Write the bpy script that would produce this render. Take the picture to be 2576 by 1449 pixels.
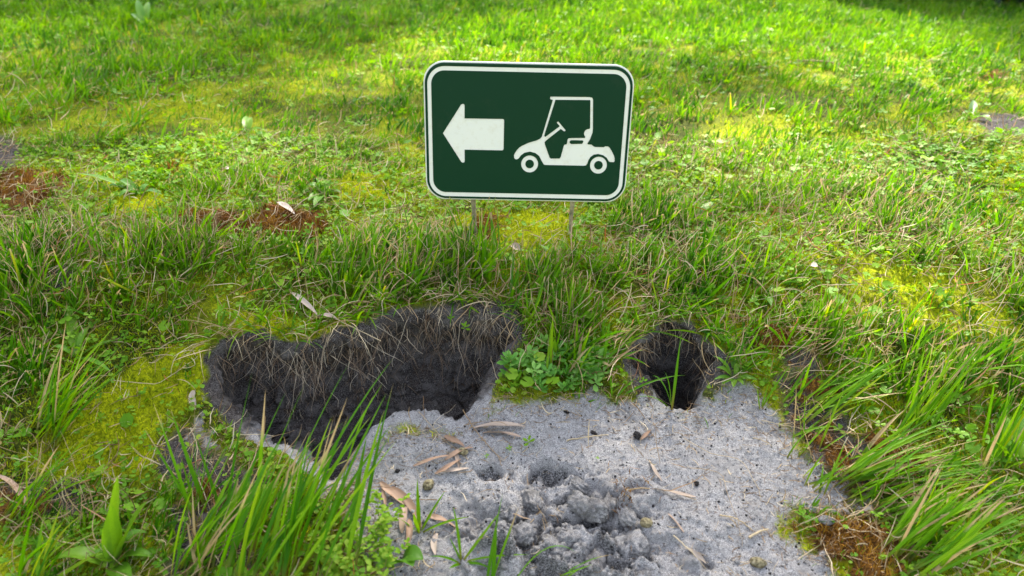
import bpy, bmesh, math, random
import numpy as np
from mathutils import Vector, Matrix, geometry

rng = np.random.default_rng(7)
random.seed(7)
PI = math.pi
R = math.radians
C = bpy.context.scene.collection
for o in list(bpy.data.objects): bpy.data.objects.remove(o)

# ------------------------------------------------------------ camera
CAM_H, PITCH, FPX = 0.406, R(25.4), 1717.0      # FPX: focal length in pixels of a 2576 px wide view
cam = bpy.data.cameras.new("camera"); camo = bpy.data.objects.new("camera", cam); C.objects.link(camo)
camo.location = (0, 0, CAM_H); camo.rotation_euler = (PI/2 - PITCH, 0, 0)
cam.lens = 24.0; cam.sensor_width = 36.0; cam.clip_start = 0.01; cam.clip_end = 400
cam.dof.use_dof = True; cam.dof.focus_distance = 0.98; cam.dof.aperture_fstop = 4.5
bpy.context.scene.camera = camo

# ------------------------------------------------------------ light
SUN_EL, SUN_AZ = R(50), R(14)                   # behind the scene, a little to the right
SUN = Vector((math.sin(SUN_AZ)*math.cos(SUN_EL), math.cos(SUN_AZ)*math.cos(SUN_EL), math.sin(SUN_EL)))
w = bpy.data.worlds.new("World"); bpy.context.scene.world = w; w.use_nodes = True
nt = w.node_tree; sky = nt.nodes.new("ShaderNodeTexSky"); sky.sky_type = 'NISHITA'
sky.sun_disc = False; sky.sun_elevation = SUN_EL; sky.sun_rotation = SUN_AZ; sky.dust_density = 2.5; sky.air_density = 1.0
bg = nt.nodes["Background"]; hz = nt.nodes.new("ShaderNodeHueSaturation"); hz.inputs['Saturation'].default_value = .5   # thin white overcast
nt.links.new(sky.outputs[0], hz.inputs['Color']); nt.links.new(hz.outputs[0], bg.inputs[0]); bg.inputs[1].default_value = 0.12
sl = bpy.data.lights.new("sun", 'SUN'); sl.energy = 5.0; sl.angle = R(2.5); sl.color = (1.0, 0.93, 0.80)
so = bpy.data.objects.new("sun", sl); C.objects.link(so); so.rotation_euler = SUN.to_track_quat('Z', 'Y').to_euler()
vs = bpy.context.scene.view_settings
vs.view_transform = 'Standard'; vs.look = 'None'; vs.gamma = 1; vs.exposure = 2.32
try: bpy.context.scene.cycles.max_bounces = 6; bpy.context.scene.cycles.transmission_bounces = 4
except Exception: pass

# ------------------------------------------------------------ noise
def _hash(ix, iy, s):
    h = (ix.astype(np.int64)*374761393 + iy.astype(np.int64)*668265263 + s*974634777) & 0xffffffff
    h = ((h ^ (h >> 13))*1274126177) & 0xffffffff
    return ((h ^ (h >> 16)) & 0xffffff)/float(0xffffff)
def vnoise(x, y, s=0):
    x = np.asarray(x, float); y = np.asarray(y, float)
    ix = np.floor(x); iy = np.floor(y); fx = x-ix; fy = y-iy
    fx = fx*fx*(3-2*fx); fy = fy*fy*(3-2*fy)
    a = _hash(ix, iy, s); b = _hash(ix+1, iy, s); c = _hash(ix, iy+1, s); d = _hash(ix+1, iy+1, s)
    return ((a*(1-fx)+b*fx)*(1-fy) + (c*(1-fx)+d*fx)*fy)*2-1
def fbm(x, y, s=0, o=4, g=.5):
    t = 0; a = 1; n = 0
    for k in range(o):
        t = t + a*vnoise(x*2.03**k+k*7.1, y*2.03**k-k*3.3, s+k); n += a; a *= g
    return t/n
def worley(x, y, s=0):
    ix = np.floor(x); iy = np.floor(y); f1 = np.full(np.shape(x), 9.0); f2 = f1.copy(); cid = f1.copy()
    for i in (-1, 0, 1):
        for j in (-1, 0, 1):
            jx = ix+i; jy = iy+j
            px = jx+_hash(jx, jy, s); py = jy+_hash(jx, jy, s+5)
            d = np.hypot(px-x, py-y)
            n = d < f1
            f2 = np.where(n, f1, np.minimum(f2, d)); cid = np.where(n, _hash(jx, jy, s+9), cid); f1 = np.where(n, d, f1)
    return f1, f2, cid
def sstep(a, b, x):
    t = np.clip((x-a)/(b-a), 0, 1); return t*t*(3-2*t)

# ------------------------------------------------------------ the lie of the land
_by = np.array([-60, -2, 0.0, .30, .53, .62, .72, .80, .88, .95, 1.03, 1.3, 1.6, 2, 3, 4, 6, 10, 30, 80])
_bz = np.array([-2.5, -.45, -.30, -.235, -.192, -.176, -.143, -.10, -.05, -.018, 0, .03, .065, .115, .245, .35, .47, .55, .9, 2])
_ty = np.concatenate([np.linspace(-60, -1, 60), np.linspace(-.99, 8, 1800), np.linspace(8.1, 80, 200)])
_tz = np.interp(_ty, _by, _bz)
_k = np.hanning(33); _k /= _k.sum(); _seg = slice(60, 1860)
_tz[76:1844] = np.convolve(_tz[60:1860], _k, 'same')[16:-16]
def base(x, y):
    z = np.interp(y, _ty, _tz)
    fall = np.log1p(np.exp((x-.9)*3))/3
    z = z - .085*fall*sstep(1.3, 3.2, y)*np.minimum(1, 3/np.maximum(fall, 3))
    return z
def ray(px, py):
    u = (px-1288)/FPX; v = (724.5-py)/FPX
    d = np.array([u, math.cos(PITCH)+v*math.sin(PITCH), -math.sin(PITCH)+v*math.cos(PITCH)])
    return d
def ray_at(px, py, D):
    d = ray(px, py); return np.array([0, 0, CAM_H]) + d*(D/d[1])
def hit(px, py, f):
    d = ray(px, py); lo = .2; prev = lo
    for D in np.concatenate([np.arange(.2, 3, .004), np.arange(3, 12, .02)]):
        p = np.array([0, 0, CAM_H])+d*(D/d[1])
        if p[2] < f(p[0], p[1]): break
        prev = D
    lo, hi = prev, D
    for _ in range(12):
        m = (lo+hi)/2; p = np.array([0, 0, CAM_H])+d*(m/d[1])
        if p[2] < f(p[0], p[1]): hi = m
        else: lo = m
    return p
def gpoly(pts): return np.array([hit(a, b, base)[:2] for a, b in pts])
def psdf(poly, x, y):                            # signed distance to a polygon, negative inside
    x = np.asarray(x, float); y = np.asarray(y, float)
    d = np.full(x.shape, 1e9); ins = np.zeros(x.shape, bool); n = len(poly)
    for i in range(n):
        ax, ay = poly[i]; bx, by = poly[(i+1) % n]
        ex, ey = bx-ax, by-ay; l2 = ex*ex+ey*ey+1e-12
        t = np.clip(((x-ax)*ex+(y-ay)*ey)/l2, 0, 1)
        d = np.minimum(d, np.hypot(x-ax-t*ex, y-ay-t*ey))
        if abs(ey) > 1e-12:
            ins ^= ((ay > y) != (by > y)) & (x < ex*(y-ay)/ey+ax)
    return np.where(ins, -d, d)

# burrow openings, traced on the slope: outline, depth, undercut, rim slope width
HPOLY = [(gpoly([(520,905),(560,868),(640,850),(720,872),(800,862),(880,842),(930,822),(985,795),(1060,778),(1150,785),(1230,790),(1290,815),(1305,860),(1290,905),(1255,955),(1240,1000),(1205,1048),(1155,1078),(1085,1062),(1020,1058),(960,1078),(925,1120),(900,1180),(840,1215),(760,1190),(690,1130),(600,1100),(548,1045),(518,985)]), .125, .045, .045),
         (gpoly([(1572,905),(1590,860),(1640,838),(1672,806),(1735,822),(1765,862),(1810,880),(1822,925),(1790,965),(1768,1012),(1718,1036),(1672,1028),(1640,1006),(1625,965),(1585,945)]), .17, .065, .040)]
def hole_one(x, y, h):
    s = psdf(h[0], x, y)
    return s+.0095*fbm(x*26, y*26, 3, 3)+.0038*fbm(x*120, y*120, 5, 2)
def hole_fields(x, y):
    """depth, push x, push y, fraction, outward normal y, distance"""
    dep = np.zeros(np.shape(x)); sx = dep.copy(); sy = dep.copy(); fr = dep.copy(); ny_ = dep.copy(); hs = np.full(np.shape(x), 9.0)
    for h in HPOLY:
        s = hole_one(x, y, h); e = .006
        gx = psdf(h[0], x+e, y)-psdf(h[0], x-e, y); gy = psdf(h[0], x, y+e)-psdf(h[0], x, y-e); l = np.hypot(gx, gy)+1e-9; gx /= l; gy /= l
        back = sstep(-.35, .45, gy)
        f = sstep(0, 1, -s/(h[3]*(1.9-.9*back)))
        H = h[1]*np.ones(np.shape(x))
        if h is HPOLY[0]: H = H-.028*sstep(-.22, -.30, x)-.045*np.exp(-((x+.165)/.030)**2)*sstep(.82, .74, y)+.012*fbm(x*25, y*25, 6, 3)-.05*sstep(-.20, -.10, x)*sstep(.845, .765, y)
        if h is HPOLY[1]: H = .055+.13*sstep(.052, .020, np.hypot((x-.232), (y-.785)*.8))
        push = h[2]*sstep(0, .55, f)*(.10+.90*back)*np.minimum(1, .4+np.abs(s)/.02)
        m = s < hs
        hs = np.where(m, s, hs); ny_ = np.where(m, gy, ny_)
        m = (s < 0)
        dep = np.where(m, H*f, dep); sx = np.where(m, gx*push*.6, sx); sy = np.where(m, gy*push, sy); fr = np.where(m, f, fr)
    return dep, sx, sy, fr, ny_, hs

SAND = gpoly([(880,1210),(930,1120),(1010,1078),(1130,1090),(1215,1050),(1262,985),(1390,1005),(1490,968),(1590,990),(1650,1030),(1740,1045),(1790,1000),(1830,965),(1880,962),(1925,1000),(1965,1060),(2000,1110),(2085,1185),(2180,1245),(2240,1300),(2000,1290),(1970,1330),(2080,1400),(2170,1560),(2150,1800),(900,1800),(960,1460),(900,1400),(860,1290)])
SAND2 = gpoly([(445,1080),(480,1045),(512,1010),(560,1080),(640,1120),(720,1190),(640,1190),(520,1150),(470,1130)])
SOIL = gpoly([(1140,765),(1290,775),(1320,860),(1270,960),(1200,900),(1000,850),(930,830),(960,790),(1060,790)])
SOILS = [SOIL] + [gpoly(p) for p in ([(2440,300),(2560,290),(2640,350),(2480,365)], [(1950,870),(2060,880),(2080,930),(1990,940)], [(-40,345),(50,350),(60,420),(-40,430)], [(0,1215),(180,1210),(240,1290),(60,1310)], [(120,680),(190,690),(180,740),(120,730)], [(2080,1080),(2200,1090),(2330,1200),(2200,1280),(2080,1190)],
    [(1560,880),(1620,850),(1640,1010),(1580,980)], [(1780,880),(1850,900),(1840,960),(1790,980)], [(1950,945),(2050,930),(2160,1060),(2140,1200),(2050,1190),(1985,1080)], [(395,1110),(450,1070),(520,1130),(700,1200),(640,1260),(420,1250)], [(400,1250),(620,1260),(640,1449),(420,1449)])]
BROWN = [gpoly(p) for p in ([(2000,1060),(2090,1080),(2160,1180),(2230,1290),(2140,1290),(2060,1200)], [(2180,1180),(2330,1190),(2330,1280),(2230,1290)], [(1990,930),(2080,960),(2120,1040),(2020,1010)], [(-40,440),(80,425),(190,445),(170,500),(110,545),(20,540),(-40,520)], [(430,545),(560,530),(640,548),(700,530),(820,540),(850,580),(790,625),(740,610),(640,590),(560,600),(430,590)],
    [(1962,1290),(2080,1285),(2240,1300),(2300,1350),(2260,1449),(2200,1520),(2110,1449),(2030,1380)], [(2080,1105),(2190,1075),(2360,1150),(2370,1230),(2260,1215),(2180,1160)], [(1880,815),(1960,800),(2000,850),(1975,900),(1890,880)],
    [(2455,190),(2500,180),(2540,205),(2480,225)], [(190,235),(235,225),(245,270),(200,275)], [(410,420),(450,420),(455,450),(415,450)], [(1555,1235),(1600,1232),(1608,1290),(1570,1300)], [(0,1240),(120,1250),(120,1300),(0,1320)],
    [(420,1225),(600,1235),(580,1290),(430,1280)], [(2070,1330),(2200,1330),(2250,1449),(2100,1449)], [(2170,60),(2230,70),(2230,90),(2160,85)], [(1180,545),(1260,560),(1250,620),(1190,610)])]
MOSS = [gpoly(p) for p in ([(600,815),(700,790),(800,820),(900,835),(820,870),(700,890),(620,880)], [(350,905),(420,880),(515,870),(508,985),(440,1050),(380,1180),(280,1225),(130,1230),(60,1150),(150,1080),(230,1010)],
    [(820,460),(960,450),(980,500),(860,505)], [(1150,790),(1230,800),(1210,850),(1140,840)], [(2090,880),(2150,890),(2140,940),(2090,930)], [(1560,920),(1590,930),(1600,980),(1560,970)], [(1120,540),(1440,545),(1440,620),(1180,640)], [(250,440),(420,480),(400,560),(260,540)])]
# crumbly digging at the front, and two scraped pits
CX, CY = hit(1430, 1375, base)[:2]
PITS = [tuple(hit(1232,1188,base)[:2])+(.020,.011,.010), tuple(hit(1390,1190,base)[:2])+(.034,.018,.016), tuple(hit(1490,1318,base)[:2])+(.026,.016,.014), tuple(hit(1500,1400,base)[:2])+(.018,.022,.016), tuple(hit(1430,1260,base)[:2])+(.030,.012,.008)]

def masks(x, y):
    n = .018*fbm(x*22, y*22, 31, 4)
    n2 = .008*fbm(x*90, y*90, 33, 2)
    near = (y < 1.2) & (np.abs(x) < 1.2)
    sd1 = psdf(SAND, x, y)+n+n2; sd2 = psdf(SAND2, x, y)+1.6*n+3.5*n2+.024; sd = np.minimum(sd1, sd2)
    front = (y < .80) & (x > -.235) & (x < .30)
    hn = np.minimum(psdf(HPOLY[0][0], x, y), psdf(HPOLY[1][0], x, y)); sd = np.where(front, np.minimum(sd, hn-.014+n+.05*sstep(.74, .80, y)), sd)
    sand = 1-sstep(-.022, .016, sd)
    soil = np.zeros(np.shape(x)); brown = soil.copy(); moss = soil.copy()
    for p in SOILS: soil = np.maximum(soil, 1-sstep(-.012, .012, psdf(p, x, y)+n+n2))
    for p in BROWN: brown = np.maximum(brown, 1-sstep(-.022, .012, psdf(p, x, y)+n*1.3+n2*2.5+.004))
    for p in MOSS: moss = np.maximum(moss, 1-sstep(-.012, .012, psdf(p, x, y)+n+n2))
    return sand, soil, brown, moss, sd
def relief(x, y, sand, brown, moss, hs):
    turf = 1-sand
    far = sstep(.9, 1.6, y)
    z = turf*(.007*fbm(x*14, y*14, 11, 4)+.004*fbm(x*60, y*60, 12, 2)) + far*.02*fbm(x*2.2, y*2.2, 13, 3)
    z = z + sand*(.013*fbm(x*9, y*11, 14, 3)+.0048*fbm(x*36, y*36, 15, 3)+.0013*fbm(x*210, y*210, 16, 2))
    z = z + brown*(.010+.005*fbm(x*90, y*90, 17, 2)) + moss*(.005+.003*fbm(x*70, y*70, 18, 2))
    # mound
    z = z + sand*.012*np.exp(-(((x-.16)/.14)**2+((y-.655)/.07)**2))
    # broken crust: ledges with ragged fronts, crevices and lumps
    cz = sand*np.clip(1.30-np.hypot((x-CX)/.155, (y-CY)/.078)+.35*fbm(x*22, y*22, 19, 3), 0, 1)
    tt = 2.4*fbm(x*10+.3*y, y*16, 20, 3)+.55*fbm(x*60, y*60, 26, 3); fl = np.floor(tt); q = tt-fl
    ledge = (fl+sstep(.50, .80, q))*.0190
    wx = x+.010*fbm(x*60, y*60, 27, 3); wy = y+.010*fbm(x*60, y*60, 21, 3)
    f1, f2, cid = worley(wx*19, wy*25, 22)
    lump = (.2+1.0*cid)*sstep(0, .40, f2-f1)*.014
    g1, g2, gid = worley(wx*75+.2, wy*80, 25)
    lump = lump+gid*sstep(0, .5, g2-g1)*.0042+.0032*fbm(x*150, y*150, 29, 3)
    crev = sstep(.16, 0, np.abs(fbm(wx*16, wy*18, 47, 3)))*cz
    z = z + cz*(ledge+lump-.008+.014*fbm(x*17, y*22, 50, 2))-.016*crev
    damp_shade = np.maximum(.55*cz*sstep(-.5, .5, fbm(x*40, y*40, 52, 3)), 0)
    damp_shade = np.maximum(np.maximum(damp_shade, cz*sstep(.45, .55, q)*sstep(.95, .8, q)), .9*crev)  # damp ledge fronts; crevices also darkened in colour to stand in for shadow
    h1, h2, hid = worley(wx*60, wy*60, 28)
    z = z + sand*sstep(.86, .99, hid)*sstep(0, .5, h2-h1)*(1-h1)*.0032*(1-cz)+sand*.0016*fbm(x*120, y*120, 30, 3)
    for px, py, rx, ry, dp in PITS:
        dp = dp*1.3
        a = 1-sstep(.55, 1.0, np.hypot((x-px)/rx, (y-py)/ry)*(1+.75*fbm(x*55, y*55, 23, 4)))
        z = z - sand*a*dp*(.6+.4*sstep(-1, .8, (y-py)/ry)) + sand*a*dp*(.55*fbm(x*110, y*110, 24, 3)+.35*sstep(0, .4, g2-g1)*gid)
        damp_shade = np.maximum(damp_shade, a*sstep(-.6, .3, (y-py)/ry+.5*fbm(x*90, y*90, 48, 2))*sand)
    # turf bulges a little above the openings
    z = z + (1-sand)*.008*np.exp(-(np.maximum(hs, 0)/.03)**2)*sstep(.78, .84, y)
    return z, damp_shade
# ground sheet grid; every later lookup reads it
def axis(a0, a1, step, lo, hi, grow):
    v = list(np.arange(a0, a1, step)); s = step; x = v[-1]
    while x < hi: s = min(s*grow, 4); x += s; v.append(x)
    s = step; x = v[0]; pre = []
    while x > lo: s = min(s*grow, 4); x -= s; pre.append(x)
    return np.array(pre[::-1]+v)
xs = axis(-.52, .62, .0019, -60, 60, 1.03); ys = axis(.47, .93, .0013, -12, 70, 1.022)
X, Y = np.meshgrid(xs, ys); SH = X.shape
dep, sx, sy, fr, hny, HS = hole_fields(X, Y)
sand, soil, brown, moss, SD = masks(X, Y)
zr, damp_shade = relief(X, Y, sand, brown, moss, HS)
Z0 = base(X, Y)+zr
def look(A, x, y):
    x = np.asarray(x, float); y = np.asarray(y, float)
    i = np.clip(np.searchsorted(xs, x)-1, 0, len(xs)-2); j = np.clip(np.searchsorted(ys, y)-1, 0, len(ys)-2)
    u = np.clip((x-xs[i])/(xs[i+1]-xs[i]), 0, 1); v = np.clip((y-ys[j])/(ys[j+1]-ys[j]), 0, 1)
    return (A[j, i]*(1-u)+A[j, i+1]*u)*(1-v)+(A[j+1, i]*(1-u)+A[j+1, i+1]*u)*v
def ground(x, y): return look(Z0, x, y)
def hole_s(x, y): return look(HS, x, y)
def G(x, y): return float(ground(np.array([x]), np.array([y]))[0])
def spot(px, py):
    p = hit(px, py, base)
    for _ in range(3):
        dz = G(p[0], p[1])-float(base(p[0], p[1]))
        p = hit(px, py, lambda a, b: base(a, b)+dz)
    return np.array([p[0], p[1], G(p[0], p[1])])

# ------------------------------------------------------------ mesh helpers
def mesh_np(name, V, faces, attrs=None, mat=None, smooth=True, parent=None, cat=None):
    """faces: list of int arrays (n,3) / (n,4); attrs: name -> float per vertex"""
    me = bpy.data.meshes.new(name); V = np.asarray(V, np.float32)
    me.vertices.add(len(V)); me.vertices.foreach_set("co", V.ravel())
    faces = [np.asarray(f, np.int32) for f in faces if len(f)]
    nl = sum(f.size for f in faces); npoly = sum(len(f) for f in faces)
    me.loops.add(nl); me.loops.foreach_set("vertex_index", np.concatenate([f.ravel() for f in faces]))
    me.polygons.add(npoly)
    st = []; s = 0
    for f in faces:
        k = f.shape[1]; st.append(np.arange(len(f), dtype=np.int32)*k+s); s += f.size
    me.polygons.foreach_set("loop_start", np.concatenate(st))
    if smooth: me.polygons.foreach_set("use_smooth", np.ones(npoly, bool))
    for k, a in (attrs or {}).items():
        at = me.attributes.new(k, 'FLOAT', 'POINT'); at.data.foreach_set("value", np.asarray(a, np.float32))
    me.update(calc_edges=True)
    if mat: me.materials.append(mat)
    o = bpy.data.objects.new(name, me); C.objects.link(o)
    if parent: o.parent = parent
    return o
def tag(o, label=None, cat=None, group=None, kind=None):
    if label: o['label'] = label
    if cat: o['category'] = cat
    if group: o['group'] = group
    if kind: o['kind'] = kind
    return o
def empty(name, loc, label, cat, group=None):
    o = bpy.data.objects.new(name, None); C.objects.link(o); o.location = loc; o.empty_display_size = .02
    return tag(o, label, cat, group)

# ------------------------------------------------------------ materials
def mat(name):
    m = bpy.data.materials.new(name); m.use_nodes = True; n = m.node_tree
    for x in list(n.nodes):
        if x.type != 'OUTPUT_MATERIAL': n.nodes.remove(x)
    return m, n, n.nodes['Material Output']
def N(n, t, **k):
    x = n.nodes.new(t)
    for a, b in k.items():
        if a.startswith('i_'):
            key = a[2:].replace('_', ' ')
            x.inputs[int(key) if key.isdigit() else key].default_value = b
        else: setattr(x, a, b)
    return x
def L(n, a, b): n.links.new(a, b)
def attr(n, name): return N(n, "ShaderNodeAttribute", attribute_name=name).outputs['Fac']
def noise(n, scale, detail=2, rough=.5, coord=None):
    t = N(n, "ShaderNodeTexNoise"); t.inputs['Scale'].default_value = scale; t.inputs['Detail'].default_value = detail; t.inputs['Roughness'].default_value = rough
    if coord is None: coord = N(n, "ShaderNodeNewGeometry").outputs['Position']
    L(n, coord, t.inputs['Vector']); return t.outputs['Fac']
def ramp(n, fac, stops):
    r = N(n, "ShaderNodeValToRGB"); e = r.color_ramp.elements
    while len(e) < len(stops): e.new(.5)
    for el, (p, c) in zip(e, stops): el.position = p; el.color = (*c, 1) if len(c) == 3 else c
    L(n, fac, r.inputs[0]); return r.outputs[0]
def mix(n, f, a, b, mode='MIX'):
    m = N(n, "ShaderNodeMix", data_type='RGBA', blend_type=mode)
    for s, v in ((m.inputs[0], f), (m.inputs[6], a), (m.inputs[7], b)):
        if isinstance(v, (int, float)): s.default_value = v
        elif isinstance(v, tuple): s.default_value = (*v, 1)
        else: L(n, v, s)
    return m.outputs[2]
def mth(n, op, a, b=0.0, clamp=False):
    m = N(n, "ShaderNodeMath", operation=op, use_clamp=clamp)
    for s, v in zip(m.inputs, (a, b)):
        if isinstance(v, (int, float)): s.default_value = v
        else: L(n, v, s)
    return m.outputs[0]
def principled(n, out, col, rough=.6, spec=.3, bump=None, bstr=.3, bdist=.001):
    p = N(n, "ShaderNodeBsdfPrincipled")
    if isinstance(col, tuple): p.inputs['Base Color'].default_value = (*col, 1)
    else: L(n, col, p.inputs['Base Color'])
    if isinstance(rough, float): p.inputs['Roughness'].default_value = rough
    else: L(n, rough, p.inputs['Roughness'])
    p.inputs['Specular IOR Level'].default_value = spec
    if bump is not None:
        b = N(n, "ShaderNodeBump"); b.inputs['Strength'].default_value = bstr; b.inputs['Distance'].default_value = bdist
        L(n, bump, b.inputs['Height']); L(n, b.outputs[0], p.inputs['Normal'])
    if out: L(n, p.outputs[0], out.inputs[0])
    return p
def leafy(name, stops, tip=None, base_c=None, trans=.45, rough=.50, spec=.25, veins=False, patch=True, tcol=1.35):
    """foliage: colour by the piece's own random number, dry tip, pale base, light coming through"""
    m, n, out = mat(name)
    c = ramp(n, attr(n, 'rnd'), stops)
    if patch:
        f = noise(n, 3.0, 2)
        c = mix(n, mth(n, 'MULTIPLY', mth(n, 'SUBTRACT', f, .42), 1.3, True), c, (.185, .350, .002), 'MIX') if patch is True else c
    t = attr(n, 't')
    if base_c: c = mix(n, mth(n, 'SUBTRACT', 1.0, mth(n, 'MULTIPLY', t, 4.5), True), c, base_c)
    if tip:
        d = attr(n, 'dry')
        k = mth(n, 'MULTIPLY', mth(n, 'SUBTRACT', t, mth(n, 'SUBTRACT', 1.0, d)), 9.0, True)
        c = mix(n, k, c, tip)
    if veins:
        wv = noise(n, 400, 2); c = mix(n, mth(n, 'MULTIPLY', wv, .35), c, (.03, .07, .01))
    p = principled(n, None, c, rough, spec)
    tr = N(n, "ShaderNodeBsdfTranslucent")
    hs = N(n, "ShaderNodeHueSaturation"); hs.inputs['Value'].default_value = tcol; hs.inputs['Saturation'].default_value = 1.1; hs.inputs['Hue'].default_value = .49
    L(n, c, hs.inputs['Color']); L(n, hs.outputs[0], tr.inputs[0])
    ms = N(n, "ShaderNodeMixShader"); ms.inputs[0].default_value = trans
    L(n, p.outputs[0], ms.inputs[1]); L(n, tr.outputs[0], ms.inputs[2]); L(n, ms.outputs[0], out.inputs[0])
    return m

GREEN = [(0, (.012, .068, .002)), (.35, (.040, .165, .002)), (.65, (.108, .290, .003)), (.88, (.19, .36, .005)), (1, (.35, .36, .014))]
M_grass = leafy("grass_blades", GREEN, tip=(.46, .34, .17), base_c=(.20, .13, .045))
M_straw = leafy("dry_straw", [(0, (.13, .075, .035)), (.25, (.27, .17, .085)), (.6, (.42, .31, .17)), (.93, (.62, .52, .35)), (1, (.40, .10, .02))], trans=.25, rough=.6, spec=.25, patch=False, tcol=1.0)
M_moss = leafy("moss_fronds", [(0, (.07, .10, .002)), (.3, (.21, .27, .003)), (.7, (.42, .48, .005)), (1, (.58, .58, .012))], trans=.3, rough=.7, spec=.15, patch=False)
M_brown = leafy("dead_moss_fronds", [(0, (.035, .012, .005)), (.35, (.12, .052, .010)), (.7, (.28, .130, .018)), (1, (.46, .27, .035))], trans=.2, rough=.8, spec=.1, patch=False, tcol=1.0)
M_clover = leafy("small_round_leaves", [(0, (.05, .16, .006)), (.4, (.11, .27, .010)), (.75, (.19, .35, .018)), (1, (.32, .42, .05))], trans=.40, rough=.55, spec=.22)
M_glauc = leafy("blue_green_leaves", [(0, (.09, .27, .035)), (.5, (.17, .39, .06)), (1, (.28, .50, .11))], trans=.3, rough=.5, spec=.35, patch=False)
M_lance = leafy("plantain_leaf", [(0, (.055, .17, .012)), (.5, (.12, .30, .018)), (1, (.24, .42, .03))], tip=(.3, .22, .08), base_c=(.16, .22, .07), trans=.42, rough=.45, spec=.35, veins=True, patch=False)
M_tree = leafy("tree_leaves", [(0, (.03, .06, .015)), (1, (.07, .12, .03))], trans=.25, patch=False)
M_root = leafy("fine_roots", [(0, (.10, .06, .035)), (.5, (.28, .19, .12)), (1, (.66, .56, .42))], trans=.1, rough=.7, spec=.2, patch=False, tcol=1.0)
M_dead = leafy("dead_leaf", [(0, (.20, .11, .065)), (.5, (.36, .23, .15)), (1, (.46, .38, .31))], trans=.12, rough=.55, spec=.35, veins=False, patch=False, tcol=1.0)

def sand_nodes(n):
    g1 = noise(n, 820, 4, .85); g2 = noise(n, 240, 4, .75); g3 = noise(n, 34, 4, .6)
    c = ramp(n, g1, [(.36, (.024, .023, .023)), (.43, (.17, .163, .160)), (.54, (.325, .312, .306)), (.70, (.53, .512, .50))])
    c = mix(n, mth(n, 'MULTIPLY', mth(n, 'SUBTRACT', g2, .53), 6.0, True), c, (.07, .067, .066))
    c = mix(n, mth(n, 'MULTIPLY', mth(n, 'SUBTRACT', g3, .50), 3.2, True), c, (.20, .19, .182))
    f = noise(n, 60, 5, .8)
    c = mix(n, mth(n, 'MULTIPLY', mth(n, 'SUBTRACT', f, .64), 12.0, True), c, (.10, .055, .03))
    h = mth(n, 'ADD', mth(n, 'MULTIPLY', g1, .6), g2)
    return c, h
m, n, out = mat("ground_earth"); M_ground = m
sc_, hh = sand_nodes(n)
so1 = noise(n, 700, 3, .7); so2 = noise(n, 60, 4, .6)
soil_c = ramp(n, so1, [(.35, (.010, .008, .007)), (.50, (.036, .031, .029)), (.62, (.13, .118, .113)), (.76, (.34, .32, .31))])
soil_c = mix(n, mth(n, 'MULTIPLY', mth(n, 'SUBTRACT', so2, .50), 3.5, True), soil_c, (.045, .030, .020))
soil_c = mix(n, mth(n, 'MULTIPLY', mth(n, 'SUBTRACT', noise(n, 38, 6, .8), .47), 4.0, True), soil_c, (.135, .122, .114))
gcol = ramp(n, noise(n, 160, 4, .7), [(.3, (.010, .012, .003)), (.5, (.042, .055, .006)), (.72, (.13, .15, .015))])
mosc = ramp(n, noise(n, 240, 4, .7), [(.3, (.05, .065, .002)), (.5, (.20, .235, .003)), (.72, (.42, .44, .006))])
grn = ramp(n, noise(n, 90, 5, .75), [(.3, (.010, .035, .003)), (.5, (.04, .10, .006)), (.7, (.11, .19, .010))])
brc = ramp(n, noise(n, 300, 4, .75), [(.3, (.015, .007, .004)), (.5, (.085, .038, .009)), (.68, (.22, .11, .018))])
wide = noise(n, 5, 4, .6)
c = mix(n, mth(n, 'MULTIPLY', mth(n, 'SUBTRACT', wide, .40), 5, True), gcol, mosc)
sepp = N(n, "ShaderNodeSeparateXYZ"); L(n, N(n, "ShaderNodeNewGeometry").outputs['Position'], sepp.inputs[0])
c = mix(n, mth(n, 'MULTIPLY', mth(n, 'SUBTRACT', sepp.outputs[1], 2.2), .5, True), c, grn)
c = mix(n, attr(n, 'moss'), c, mosc)
c = mix(n, attr(n, 'soil'), c, soil_c)
c = mix(n, mth(n, 'MULTIPLY', mth(n, 'ADD', mth(n, 'SUBTRACT', attr(n, 'brown'), .62), noise(n, 120, 5, .8)), 2.2, True), c, brc)
dark_sand_c = ramp(n, noise(n, 600, 3, .7), [(.36, (.022, .020, .020)), (.50, (.10, .096, .095)), (.64, (.32, .31, .305))])
dn = mth(n, 'ADD', attr(n, 'damp_shade'), mth(n, 'MULTIPLY', mth(n, 'SUBTRACT', noise(n, 300, 3, .6), .5), 1.2))
sc_ = mix(n, mth(n, 'MULTIPLY', mth(n, 'SUBTRACT', dn, .30), 2.2, True), sc_, dark_sand_c)
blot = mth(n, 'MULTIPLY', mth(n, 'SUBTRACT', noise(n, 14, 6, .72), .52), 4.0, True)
sc_ = mix(n, mth(n, 'MULTIPLY', blot, .75), sc_, dark_sand_c)
sf = mth(n, 'ADD', mth(n, 'MULTIPLY', mth(n, 'SUBTRACT', attr(n, 'sand'), .5), 2.2), mth(n, 'MULTIPLY', mth(n, 'SUBTRACT', noise(n, 110, 6, .85), .5), 4.2))
c = mix(n, mth(n, 'ADD', sf, .5, True), c, sc_)
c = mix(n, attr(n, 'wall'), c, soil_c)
principled(n, out, c, .95, .1, bump=hh, bstr=.55, bdist=.0016)
m, n, out = mat("sand_clod"); M_clod = m; c, h = sand_nodes(n); c = mix(n, mth(n, 'MULTIPLY', mth(n, 'SUBTRACT', noise(n, 70, 5, .8), .40), 3.5, True), c, (.085, .080, .078)); principled(n, out, c, .95, .1, h, .5, .0016)
m, n, out = mat("dark_clod"); M_dark = m
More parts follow.
